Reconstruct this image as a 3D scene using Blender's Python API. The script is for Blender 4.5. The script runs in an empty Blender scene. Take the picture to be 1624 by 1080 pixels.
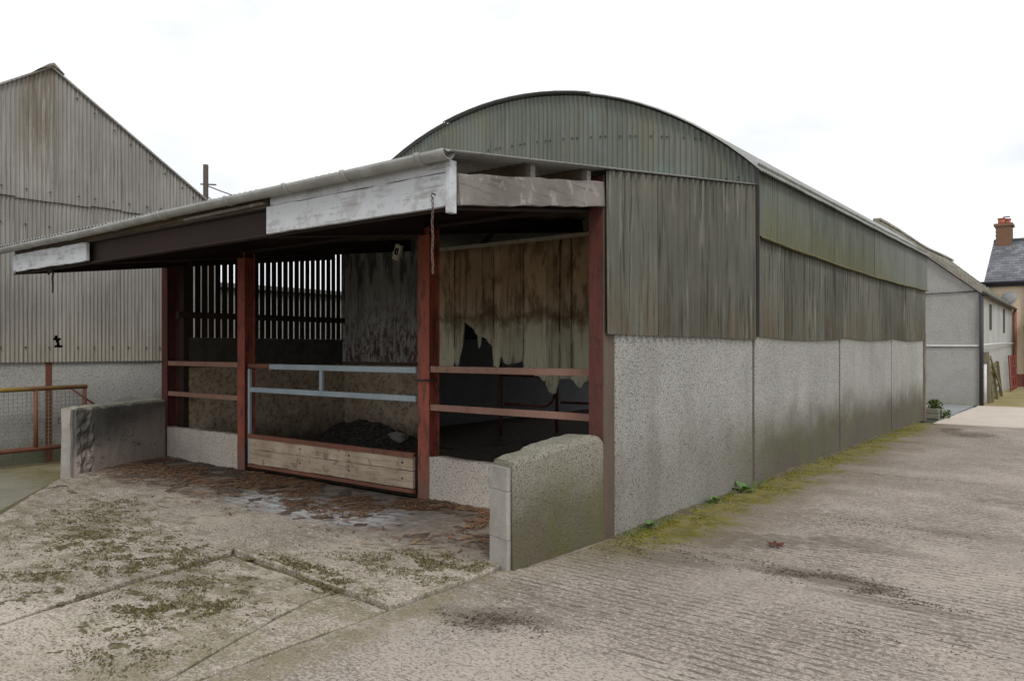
import bpy, bmesh, math, random
from mathutils import Vector, noise as mnoise
random.seed(7)
S = bpy.context.scene
COL = S.collection
rad = math.radians

# ------------------------------------------------------------------ camera
cam = bpy.data.cameras.new('camera')
cam.sensor_width = 36.0
cam.lens = 36.0 * 1214.0 / 1624.0
cam.shift_y = 13.0 / 1624.0
cam.clip_start = 0.05
cam.clip_end = 2000
co = bpy.data.objects.new('camera', cam)
co.location = (0, 0, 1.6)
co.rotation_euler = (rad(90), 0, rad(37.9))
COL.objects.link(co)
S.camera = co

# ------------------------------------------------------------------ world, sun, exposure
SUN_EL, SUN_AZ = rad(50), rad(128)      # azimuth measured from +Y clockwise
w = bpy.data.worlds.new('World')
S.world = w
w.use_nodes = True
nt = w.node_tree
nt.nodes.clear()
o_ = nt.nodes.new('ShaderNodeOutputWorld')
bg = nt.nodes.new('ShaderNodeBackground')
sky = nt.nodes.new('ShaderNodeTexSky')
sky.sky_type = 'NISHITA'
sky.sun_disc = False
sky.sun_elevation = SUN_EL
sky.sun_rotation = SUN_AZ
tc = nt.nodes.new('ShaderNodeTexCoord')
mp = nt.nodes.new('ShaderNodeMapping')
mp.inputs['Scale'].default_value = (1, 1, 2.2)
mp.inputs['Location'].default_value = (1.7, 0.4, 0.9)
ns = nt.nodes.new('ShaderNodeTexNoise')
ns.inputs['Scale'].default_value = 3.2
ns.inputs['Detail'].default_value = 7
ns.inputs['Roughness'].default_value = 0.55
rp = nt.nodes.new('ShaderNodeValToRGB')
rp.color_ramp.elements[0].position = 0.30
rp.color_ramp.elements[0].color = (8.3, 8.75, 9.5, 1)
rp.color_ramp.elements[1].position = 0.56
rp.color_ramp.elements[1].color = (11.6, 11.6, 11.6, 1)
mx = nt.nodes.new('ShaderNodeMix')
mx.data_type = 'RGBA'
mx.inputs[0].default_value = 0.93
L = nt.links.new
L(tc.outputs['Generated'], mp.inputs['Vector'])
L(mp.outputs[0], ns.inputs['Vector'])
L(ns.outputs['Fac'], rp.inputs[0])
L(sky.outputs[0], mx.inputs[6])
L(rp.outputs[0], mx.inputs[7])
L(mx.outputs[2], bg.inputs[0])
bg.inputs[1].default_value = 0.1
L(bg.outputs[0], o_.inputs[0])

sl = bpy.data.lights.new('sun', 'SUN')
sl.energy = 1.35
sl.angle = rad(15)
sl.color = (1.0, 0.965, 0.92)
so = bpy.data.objects.new('sun', sl)
sd = Vector((math.sin(SUN_AZ) * math.cos(SUN_EL), math.cos(SUN_AZ) * math.cos(SUN_EL), math.sin(SUN_EL)))
so.rotation_euler = sd.to_track_quat('Z', 'Y').to_euler()
so.location = (0, -20, 30)
COL.objects.link(so)

S.view_settings.view_transform = 'Standard'
S.view_settings.look = 'None'
S.view_settings.gamma = 1.0
S.view_settings.use_curve_mapping = False
S.view_settings.exposure = 0.06


# ------------------------------------------------------------------ material helpers
class G:
    """small node-graph writer; object coordinates equal world coordinates here"""
    def __init__(s, name):
        m = bpy.data.materials.new(name)
        m.use_nodes = True
        s.m = m
        s.t = m.node_tree
        s.t.nodes.clear()
        s.out = s.n('ShaderNodeOutputMaterial')
        s.b = s.n('ShaderNodeBsdfPrincipled')
        s.t.links.new(s.b.outputs[0], s.out.inputs[0])
        s.co = s.n('ShaderNodeTexCoord').outputs['Object']
        sp = s.n('ShaderNodeSeparateXYZ')
        s.l(s.co, sp.inputs[0])
        s.x, s.y, s.z = sp.outputs

    def n(s, t):
        return s.t.nodes.new(t)

    def l(s, a, b):
        s.t.links.new(a, b)

    def put(s, inp, v):
        if hasattr(v, 'links') or isinstance(v, bpy.types.NodeSocket):
            s.l(v, inp)
        elif isinstance(v, (tuple, list)) and len(v) == 3 and inp.type == 'RGBA':
            inp.default_value = (*v, 1)
        else:
            inp.default_value = v

    def noise(s, scale, detail=4, rough=0.55, st=(1, 1, 1), off=(0, 0, 0)):
        mp = s.n('ShaderNodeMapping')
        mp.inputs['Scale'].default_value = st
        mp.inputs['Location'].default_value = off
        s.l(s.co, mp.inputs['Vector'])
        nn = s.n('ShaderNodeTexNoise')
        nn.inputs['Scale'].default_value = scale
        nn.inputs['Detail'].default_value = detail
        nn.inputs['Roughness'].default_value = rough
        s.l(mp.outputs[0], nn.inputs['Vector'])
        return nn.outputs['Fac']

    def voro(s, scale, feature='F1', out='Distance', st=(1, 1, 1), rnd=1.0):
        mp = s.n('ShaderNodeMapping')
        mp.inputs['Scale'].default_value = st
        s.l(s.co, mp.inputs['Vector'])
        v = s.n('ShaderNodeTexVoronoi')
        v.feature = feature
        v.inputs['Scale'].default_value = scale
        v.inputs['Randomness'].default_value = rnd
        s.l(mp.outputs[0], v.inputs['Vector'])
        return v.outputs[out]

    def ma(s, op, a, b=0.0, c=0.0, clamp=False):
        m = s.n('ShaderNodeMath')
        m.operation = op
        m.use_clamp = clamp
        for i, v in enumerate((a, b, c)):
            if isinstance(v, (int, float)):
                m.inputs[i].default_value = v
            else:
                s.l(v, m.inputs[i])
        return m.outputs[0]

    def step(s, v, a, b, lo=0.0, hi=1.0):
        """smooth map of v from [a,b] to [lo,hi] (a may exceed b)"""
        r = s.n('ShaderNodeMapRange')
        r.interpolation_type = 'SMOOTHSTEP'
        if a > b:
            a, b, lo, hi = b, a, hi, lo
        s.put(r.inputs[0], v)
        r.inputs[1].default_value = a
        r.inputs[2].default_value = b
        r.inputs[3].default_value = lo
        r.inputs[4].default_value = hi
        return r.outputs[0]

    def mix(s, f, a, b, mode='MIX'):
        m = s.n('ShaderNodeMix')
        m.data_type = 'RGBA'
        m.blend_type = mode
        s.put(m.inputs[0], f)
        s.put(m.inputs[6], a)
        s.put(m.inputs[7], b)
        return m.outputs[2]

    def ramp(s, f, stops):
        r = s.n('ShaderNodeValToRGB')
        e = r.color_ramp.elements
        while len(e) < len(stops):
            e.new(0.5)
        for q, (p, c) in zip(e, stops):
            q.position = p
            q.color = (*c, 1)
        s.l(f, r.inputs[0])
        return r.outputs[0]

    def rnd(s):
        return s.n('ShaderNodeObjectInfo').outputs['Random']

    def island(s):
        return s.n('ShaderNodeNewGeometry').outputs['Random Per Island']

    def vary(s, col, v, amt):
        """brighten / darken a colour by a 0..1 value"""
        h = s.n('ShaderNodeHueSaturation')
        s.put(h.inputs['Color'], col)
        s.l(s.step(v, 0, 1, 1 - amt, 1 + amt), h.inputs['Value'])
        return h.outputs[0]

    def done(s, col, rough=0.85, bump=None, dist=0.01, strength=0.6, metal=0.0, spec=0.3):
        s.put(s.b.inputs['Base Color'], col)
        s.put(s.b.inputs['Roughness'], rough)
        s.b.inputs['Metallic'].default_value = metal
        s.b.inputs['Specular IOR Level'].default_value = spec
        if bump is not None:
            bp = s.n('ShaderNodeBump')
            bp.inputs['Strength'].default_value = strength
            bp.inputs['Distance'].default_value = dist
            s.l(bump, bp.inputs['Height'])
            s.l(bp.outputs[0], s.b.inputs['Normal'])
        return s.m


MAT = {}


def streaky(name, c1, c2, light, dark, sc=14.0, extra=None, var=0.12, rough=0.85, spec=0.25, la=0.5, da=0.6):
    """weathered vertical sheeting: mottled tone with run-down streaks"""
    g = G(name)
    col = g.mix(g.step(g.noise(1.3, 5), 0.3, 0.7), c1, c2)
    s1 = g.noise(sc, 4, 0.6, (1, 1, 0.045))
    s2 = g.noise(sc * 2.3, 3, 0.6, (1, 1, 0.03), (3, 1, 7))
    br = g.noise(2.2, 4, 0.6, (1, 1, 0.6), (9, 2, 1))
    col = g.mix(g.ma('MULTIPLY', g.step(s1, 0.52, 0.72), g.ma('MULTIPLY', g.step(br, 0.35, 0.6), la)), col, light)
    col = g.mix(g.ma('MULTIPLY', g.step(s2, 0.50, 0.68), da), col, dark)
    if extra:
        col = extra(g, col)
    col = g.vary(col, g.rnd(), var)
    fine = g.noise(90, 3)
    col = g.vary(col, fine, 0.16)
    MAT[name] = g.done(col, rough, fine, 0.002, 0.4, spec=spec)


def ex_shed(g, col):
    # brown lichen stain running down from the ridge, paler foot
    d = g.ma('ABSOLUTE', g.ma('SUBTRACT', g.y, 4.62))
    m = g.ma('MULTIPLY', g.step(d, 0.42, 0.05), g.step(g.z, 3.9, 4.9))
    m = g.ma('MULTIPLY', m, g.step(g.noise(9, 5, 0.65, (1, 1, 0.12)), 0.3, 0.55))
    col = g.mix(g.ma('MULTIPLY', m, 0.7), col, (0.12, 0.092, 0.055))
    spot = g.ma('MULTIPLY', g.step(g.noise(22, 3), 0.66, 0.72), g.step(d, 0.6, 0.1))
    col = g.mix(g.ma('MULTIPLY', spot, 0.7), col, (0.34, 0.25, 0.08))
    col = g.mix(g.ma('MULTIPLY', g.step(g.z, 2.3, 1.4), 0.35), col, (0.36, 0.31, 0.235))
    return col


streaky('shed_sheet', (0.235, 0.222, 0.205), (0.29, 0.275, 0.255), (0.43, 0.41, 0.385), (0.105, 0.095, 0.085), 16, ex_shed, 0.10)


def ex_gable(g, col):
    b = g.ma('MULTIPLY', g.step(g.noise(1.7, 3, 0.5, (1, 1, 1), (4, 4, 4)), 0.55, 0.72), 0.7)
    col = g.mix(b, col, (0.15, 0.20, 0.19))
    b = g.ma('MULTIPLY', g.step(g.noise(2.3, 5, 0.6, (1, 1, 0.3), (8, 1, 4)), 0.52, 0.7), 0.6)
    return g.mix(g.ma('MULTIPLY', b, 0.6), col, (0.17, 0.155, 0.10))


streaky('gable_sheet', (0.122, 0.136, 0.113), (0.150, 0.160, 0.133), (0.24, 0.245, 0.21), (0.075, 0.08, 0.062), 11, ex_gable, 0.09, 0.7, 0.35)


def ex_low(g, col):
    m = g.ma('MULTIPLY', g.step(g.z, 2.45, 1.8), g.step(g.noise(2.2, 4, 0.6, (1, 1, 0.4)), 0.36, 0.6))
    col = g.mix(g.ma('MULTIPLY', m, 0.55), col, (0.095, 0.068, 0.04))
    m = g.ma('MULTIPLY', g.step(g.noise(9, 4, 0.7, (1, 1, 0.05), (2, 2, 2)), 0.55, 0.66), g.step(g.z, 2.4, 3.2))
    return g.mix(g.ma('MULTIPLY', m, 0.8), col, (0.275, 0.25, 0.21))


streaky('side_sheet', (0.098, 0.099, 0.081), (0.125, 0.122, 0.10), (0.28, 0.27, 0.225), (0.030, 0.028, 0.022), 19, ex_low, 0.15, la=0.65, da=0.8)


def ex_up(g, col):
    a = g.ma('ADD', g.z, g.ma('MULTIPLY', g.noise(2.5, 4), 0.55))
    m = g.step(a, 3.75, 3.12)
    col = g.mix(g.ma('MULTIPLY', m, 0.5), col, (0.108, 0.102, 0.034))
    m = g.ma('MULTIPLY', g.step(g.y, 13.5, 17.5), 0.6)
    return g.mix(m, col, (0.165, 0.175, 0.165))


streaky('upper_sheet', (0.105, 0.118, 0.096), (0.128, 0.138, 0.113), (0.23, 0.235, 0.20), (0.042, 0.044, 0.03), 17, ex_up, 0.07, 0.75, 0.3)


def ex_rust(g, col):
    m = g.ma('MULTIPLY', g.step(g.noise(13, 6, 0.75, (1, 1, 0.4)), 0.47, 0.56), g.step(g.z, 2.9, 1.5))
    col = g.mix(m, col, (0.075, 0.022, 0.012))
    m = g.step(g.ma('ADD', g.noise(7, 5, 0.7, (1, 1, 0.2), (5, 5, 5)), g.step(g.z, 1.8, 3.2, -0.06, 0.12)), 0.54, 0.66)
    return g.mix(g.ma('MULTIPLY', m, 0.8), col, (0.03, 0.025, 0.022))


streaky('rusty_galvanised_sheet', (0.30, 0.29, 0.275), (0.40, 0.39, 0.37), (0.62, 0.60, 0.57), (0.07, 0.055, 0.045), 12, ex_rust, 0.1, 0.55, 0.5)


def ex_roof(g, col):
    m = g.step(g.noise(1.2, 5, 0.6), 0.45, 0.7)
    return g.mix(g.ma('MULTIPLY', m, 0.5), col, (0.30, 0.295, 0.265))


streaky('roof_sheet', (0.25, 0.255, 0.245), (0.31, 0.315, 0.30), (0.40, 0.40, 0.385), (0.15, 0.145, 0.13), 9, ex_roof, 0.08, 0.6, 0.4, da=0.4)
streaky('roof_lean_sheet', (0.21, 0.21, 0.205), (0.27, 0.27, 0.26), (0.36, 0.36, 0.35), (0.10, 0.09, 0.075), 9, None, 0.08, 0.6, 0.4, da=0.4)


def wood(name, c1, c2, dark, axis=0, rough=0.85, spots=None, var=0.1, paint=None):
    """axis: the grain direction"""
    g = G(name)
    st = [1, 1, 1]
    st[axis] = 0.06
    st = tuple(st)
    gr = g.noise(34, 5, 0.65, st)
    col = g.mix(g.step(g.noise(2.3, 5), 0.3, 0.7), c1, c2)
    col = g.mix(g.ma('MULTIPLY', g.step(gr, 0.5, 0.68), 0.6), col, dark)
    if paint:
        pm = g.step(g.ma('ADD', g.ma('MULTIPLY', g.noise(5, 6, 0.7), 0.7), g.ma('MULTIPLY', gr, 0.35)), paint[1] - 0.05, paint[1] + 0.05)
        col = g.mix(pm, paint[0], col)
    if spots:
        col = g.mix(g.ma('MULTIPLY', g.step(g.noise(7, 6, 0.72, (1, 1, 1), (3, 3, 3)), 0.52, 0.66), 0.75), col, spots)
    col = g.vary(col, g.rnd(), var)
    MAT[name] = g.done(col, rough, gr, 0.004, 0.5, spec=0.2)


wood('white_painted_board', (0.34, 0.34, 0.345), (0.43, 0.435, 0.45), (0.20, 0.195, 0.19), 0, 0.6, (0.36, 0.36, 0.365), 0.04, ((0.50, 0.515, 0.54), 0.56))
wood('grey_board', (0.15, 0.135, 0.12), (0.235, 0.215, 0.195), (0.075, 0.065, 0.055), 1, 0.9, (0.33, 0.31, 0.285))
wood('gate_plank', (0.33, 0.255, 0.18), (0.46, 0.375, 0.285), (0.17, 0.12, 0.085), 0, 0.92, (0.17, 0.125, 0.095), 0.16)
wood('old_timber', (0.115, 0.085, 0.06), (0.16, 0.12, 0.085), (0.05, 0.035, 0.025), 0)
wood('post_timber', (0.16, 0.135, 0.10), (0.20, 0.17, 0.13), (0.08, 0.065, 0.045), 2)
wood('slat_timber', (0.032, 0.021, 0.016), (0.046, 0.030, 0.022), (0.015, 0.011, 0.009), 2, var=0.25)
wood('mossy_timber', (0.135, 0.122, 0.062), (0.19, 0.172, 0.095), (0.06, 0.05, 0.03), 2)


def steel(name, c1, c2, rust, thr=0.55, zdirt=None, rough=0.6):
    g = G(name)
    col = g.mix(g.step(g.noise(3, 5, 0.6, (1, 1, 0.35)), 0.35, 0.65), c1, c2)
    col = g.mix(g.ma('MULTIPLY', g.step(g.noise(15, 6, 0.72, (1, 1, 0.3)), thr, thr + 0.12), 0.85), col, rust)
    if zdirt:
        a = g.ma('ADD', g.z, g.ma('MULTIPLY', g.noise(6, 4), 0.45))
        col = g.mix(g.step(a, zdirt[1], zdirt[0], 0, 0.8), col, zdirt[2])
    col = g.vary(col, g.noise(60, 4), 0.2)
    MAT[name] = g.done(col, rough, g.noise(50, 4), 0.002, 0.4, spec=0.35)


steel('red_oxide_steel', (0.32, 0.083, 0.053), (0.21, 0.054, 0.037), (0.075, 0.034, 0.025), 0.50, (0.36, 0.78, (0.17, 0.10, 0.075)))
steel('dark_red_steel', (0.115, 0.033, 0.027), (0.08, 0.026, 0.022), (0.05, 0.02, 0.016), 0.5)
steel('near_black_steel', (0.034, 0.017, 0.014), (0.026, 0.015, 0.013), (0.022, 0.013, 0.011), 0.5, rough=0.85)  # very dark brown tone for the roof steelwork and end post
steel('brown_stanchion_steel', (0.105, 0.075, 0.056), (0.08, 0.060, 0.046), (0.19, 0.062, 0.032), 0.63)
steel('rail_brown', (0.29, 0.165, 0.125), (0.25, 0.135, 0.10), (0.15, 0.06, 0.04), 0.56)
steel('galvanised_tube', (0.27, 0.33, 0.37), (0.34, 0.40, 0.44), (0.22, 0.19, 0.17), 0.64, rough=0.45)
steel('rusty_iron', (0.20, 0.080, 0.048), (0.15, 0.062, 0.04), (0.09, 0.035, 0.025), 0.55)
steel('mossy_gate_tube', (0.23, 0.115, 0.05), (0.26, 0.20, 0.035), (0.12, 0.06, 0.03), 0.58)
steel('dull_dark_steel', (0.05, 0.045, 0.045), (0.065, 0.055, 0.05), (0.06, 0.03, 0.02), 0.6)


def roughcast(name, hi, lo, scale, stain=None, base=None, damp=(0.0, 0.62), damp_amt=0.75, ydamp=None, tint=None):
    """pebble-dash render: pale and dark chips, dirt rising from the ground"""
    g = G(name)
    n1 = g.noise(scale, 3, 0.7)
    v = g.voro(scale * 0.55, 'F1', 'Distance')
    chip = g.ma('ADD', g.ma('MULTIPLY', n1, 0.75), g.ma('MULTIPLY', v, 0.32))
    col = g.ramp(chip, [(0.36, hi), (0.56, tuple(0.62 * a + 0.38 * b for a, b in zip(hi, lo))), (0.68, lo)])
    big = g.noise(0.9, 5, 0.6)
    col = g.vary(col, big, 0.22)
    st = g.noise(2.2, 5, 0.65, (1, 1, 0.22), (7, 7, 7))
    if stain:
        col = g.mix(g.ma('MULTIPLY', g.step(st, 0.50, 0.72), 0.38), col, stain)
    if base:
        a = g.ma('ADD', g.z, g.ma('MULTIPLY', g.ma('SUBTRACT', 0.5, g.noise(1.6, 5, 0.6)), 0.7))
        amt = g.step(a, damp[1], damp[0], 0, damp_amt)
        if ydamp:
            amt = g.ma('MULTIPLY', amt, g.step(g.y, ydamp[0], ydamp[1], ydamp[2], 1.0))
        dc = g.mix(g.step(g.noise(2.3, 3, 0.5, (1, 1, 1), (1, 5, 2)), 0.4, 0.62), base, tint or base)
        col = g.mix(amt, col, g.mix(0.8, col, dc))
    MAT[name] = g.done(col, 0.95, chip, 0.012, 0.8, spec=0.15)


roughcast('roughcast_wall', (0.50, 0.49, 0.46), (0.085, 0.082, 0.075), 150, (0.215, 0.195, 0.155), (0.075, 0.056, 0.040), (0.35, 1.05), 1.0, (6.8, 10.0, 0.42), (0.07, 0.068, 0.022))
roughcast('mossy_roughcast', (0.34, 0.325, 0.265), (0.09, 0.083, 0.064), 125, (0.17, 0.155, 0.10), (0.08, 0.076, 0.022), (0.15, 0.85), 1.0, None, (0.085, 0.07, 0.04))
roughcast('low_wall_roughcast', (0.72, 0.66, 0.59), (0.24, 0.20, 0.16), 120, (0.40, 0.31, 0.22))
roughcast('shed_roughcast', (0.46, 0.46, 0.435), (0.22, 0.22, 0.205), 80, (0.34, 0.33, 0.30), (0.075, 0.08, 0.03), (0.0, 0.28), 0.95)
roughcast('cream_render', (0.84, 0.71, 0.54), (0.72, 0.60, 0.45), 40, (0.72, 0.61, 0.47))
roughcast('grey_render', (0.43, 0.425, 0.40), (0.25, 0.245, 0.225), 85, (0.17, 0.165, 0.145), (0.28, 0.28, 0.22), (0, 0.5), 0.5)
roughcast('pale_render', (0.47, 0.475, 0.465), (0.34, 0.345, 0.335), 80, (0.30, 0.29, 0.27))


def m_parapet_inner():
    g = G('sooty_parapet')
    n = g.noise(2.4, 5, 0.65)
    col = g.mix(g.step(n, 0.35, 0.65), (0.105, 0.10, 0.09), (0.15, 0.142, 0.13))
    a = g.ma('ADD', g.z, g.ma('MULTIPLY', g.noise(2.0, 4, 0.6, (1, 1, 1), (3, 0, 0)), 0.55))
    b = g.ma('ADD', a, g.ma('MULTIPLY', g.ma('SUBTRACT', 5.0, g.y), 0.42))
    col = g.mix(g.step(b, 0.98, 0.50, 0, 0.92), col, (0.33, 0.28, 0.245))
    col = g.mix(g.ma('MULTIPLY', g.step(g.noise(4, 5, 0.7, (1, 1, 2), (1, 1, 9)), 0.58, 0.68), 0.7), col, (0.07, 0.06, 0.05))
    col = g.mix(g.step(g.ma('ADD', g.z, g.ma('MULTIPLY', g.noise(8, 4), 0.12)), 0.86, 0.90), col, (0.37, 0.36, 0.28))
    f = g.noise(60, 4)
    MAT['sooty_parapet'] = g.done(g.vary(col, f, 0.2), 0.95, f, 0.008, 0.6, spec=0.1)


m_parapet_inner()


def m_concrete_end():
    g = G('concrete_block_end')
    col = g.mix(g.step(g.noise(6, 5), 0.35, 0.65), (0.28, 0.26, 0.235), (0.35, 0.325, 0.298))
    f = g.noise(60, 4)
    MAT['concrete_block_end'] = g.done(g.vary(col, f, 0.12), 0.95, f, 0.004, 0.5, spec=0.1)


m_concrete_end()


def m_inner_wall():
    g = G('mucky_inner_wall')
    col = g.mix(g.step(g.noise(3, 5), 0.35, 0.65), (0.40, 0.315, 0.225), (0.50, 0.41, 0.305))
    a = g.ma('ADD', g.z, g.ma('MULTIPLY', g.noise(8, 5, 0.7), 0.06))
    n = g.noise(14, 6, 0.75)
    m = g.ma('MULTIPLY', g.step(n, 0.48, 0.62), 0.72)
    col = g.mix(m, col, (0.12, 0.085, 0.06))
    low = g.step(g.ma('ADD', g.z, g.ma('MULTIPLY', g.noise(2.5, 5, 0.7), 0.8)), 0.95, 0.45)
    col = g.mix(g.ma('MULTIPLY', low, 0.8), col, (0.065, 0.045, 0.035))
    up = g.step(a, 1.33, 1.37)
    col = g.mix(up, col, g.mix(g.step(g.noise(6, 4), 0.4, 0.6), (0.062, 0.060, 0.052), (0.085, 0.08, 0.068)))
    f = g.noise(70, 4)
    MAT['mucky_inner_wall'] = g.done(g.vary(col, f, 0.2), 0.95, n, 0.012, 0.7, spec=0.12)


m_inner_wall()


def m_hanging():
    g = G('stained_hanging_sheet')
    a = g.ma('ADD', g.z, g.ma('MULTIPLY', g.ma('SUBTRACT', g.noise(4, 6, 0.7, (1, 1, 0.6)), 0.5), 0.75))
    col = g.ramp(g.step(a, 1.2, 3.2), [(0.0, (0.72, 0.68, 0.52)), (0.30, (0.68, 0.62, 0.46)), (0.40, (0.28, 0.215, 0.13)), (0.48, (0.62, 0.48, 0.33)), (0.75, (0.62, 0.44, 0.27)), (1.0, (0.60, 0.43, 0.28))])
    b = g.noise(5, 6, 0.7, (1, 1, 0.35), (6, 0, 2))
    col = g.mix(g.ma('MULTIPLY', g.step(b, 0.47, 0.62), g.step(g.z, 1.6, 2.1, 0.12, 0.7)), col, (0.16, 0.095, 0.05))
    st = g.noise(26, 3, 0.6, (1, 1, 0.04))
    col = g.mix(g.ma('MULTIPLY', g.step(st, 0.54, 0.66), 0.5), col, (0.10, 0.065, 0.038))
    col = g.vary(col, g.rnd(), 0.15)
    MAT['stained_hanging_sheet'] = g.done(col, 0.85, b, 0.006, 0.5, spec=0.2)


m_hanging()


def m_plain(name, c, rough=0.7, var=0.15, scale=8, c2=None, metal=0.0, spec=0.3):
    g = G(name)
    n = g.noise(scale, 5, 0.6)
    col = g.mix(g.step(n, 0.3, 0.7), c, c2 or tuple(v * 0.8 for v in c))
    MAT[name] = g.done(g.vary(col, g.noise(scale * 7, 3), var), rough, n, 0.003, 0.3, metal=metal, spec=spec)


m_plain('gutter_plastic', (0.36, 0.36, 0.345), 0.5, 0.1, 5, (0.25, 0.25, 0.235))
m_plain('inner_floor_muck', (0.085, 0.064, 0.05), 0.85, 0.3, 9, (0.15, 0.115, 0.09))
m_plain('dark_bark', (0.02, 0.017, 0.015), 0.9)
m_plain('pipe_black', (0.045, 0.042, 0.05), 0.5)
m_plain('cable_white', (0.72, 0.72, 0.70), 0.5, 0.05)
m_plain('downpipe_red', (0.33, 0.13, 0.095), 0.6)
m_plain('brown_trim', (0.27, 0.105, 0.075), 0.6)
m_plain('red_paint', (0.24, 0.055, 0.045), 0.6)
m_plain('pole_timber', (0.12, 0.10, 0.085), 0.9)
m_plain('terracotta', (0.45, 0.15, 0.10), 0.8)
m_plain('box_plastic', (0.58, 0.55, 0.45), 0.5, 0.08, 10, (0.45, 0.42, 0.33))
m_plain('box_dark', (0.03, 0.026, 0.022), 0.7)
m_plain('chain_iron', (0.15, 0.095, 0.075), 0.6, 0.3, 40)
m_plain('dark_interior', (0.05, 0.048, 0.045), 0.9)
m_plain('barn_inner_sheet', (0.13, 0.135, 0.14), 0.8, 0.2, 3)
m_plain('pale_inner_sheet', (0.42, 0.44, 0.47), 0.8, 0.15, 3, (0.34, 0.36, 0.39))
m_plain('window_glass', (0.05, 0.06, 0.07), 0.08, 0.05, 2, spec=0.6)
m_plain('window_white', (0.75, 0.75, 0.74), 0.5, 0.03)
m_plain('leaf_green', (0.075, 0.14, 0.035), 0.6, 0.3, 20, (0.11, 0.19, 0.055))
m_plain('shrub_green', (0.075, 0.115, 0.02), 0.6, 0.35, 12, (0.12, 0.15, 0.035))
m_plain('dead_leaf', (0.075, 0.022, 0.016), 0.8, 0.3, 20, (0.11, 0.035, 0.022))
m_plain('drip_moss', (0.085, 0.078, 0.035), 0.9, 0.3, 12, (0.14, 0.122, 0.06))
m_plain('bolt_dark', (0.07, 0.065, 0.06), 0.6)
m_plain('brick_red', (0.24, 0.115, 0.075), 0.9, 0.25, 10, (0.19, 0.115, 0.07))
m_plain('block_grey', (0.20, 0.195, 0.16), 0.9)
m_plain('dish_grey', (0.25, 0.26, 0.27), 0.5)
m_plain('dry_muck_white', (0.33, 0.31, 0.27), 0.95, 0.3, 25)
m_plain('mesh_wire', (0.27, 0.25, 0.23), 0.6, 0.3, 30)


def m_slate(name, c1, c2, moss):
    g = G(name)
    col = g.vary(g.mix(g.step(g.noise(1.5, 5), 0.35, 0.65), c1, c2), g.island(), 0.28)
    col = g.mix(g.ma('MULTIPLY', g.step(g.noise(3.5, 6, 0.7, (1, 1, 1), (4, 0, 0)), 0.5, 0.68), 0.65), col, moss)
    MAT[name] = g.done(col, 0.6, g.noise(25, 4), 0.004, 0.4, spec=0.35)


m_slate('house_slate', (0.115, 0.122, 0.14), (0.15, 0.157, 0.175), (0.20, 0.20, 0.205))
m_slate('barn_slate', (0.20, 0.185, 0.15), (0.245, 0.225, 0.18), (0.15, 0.14, 0.085))


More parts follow.
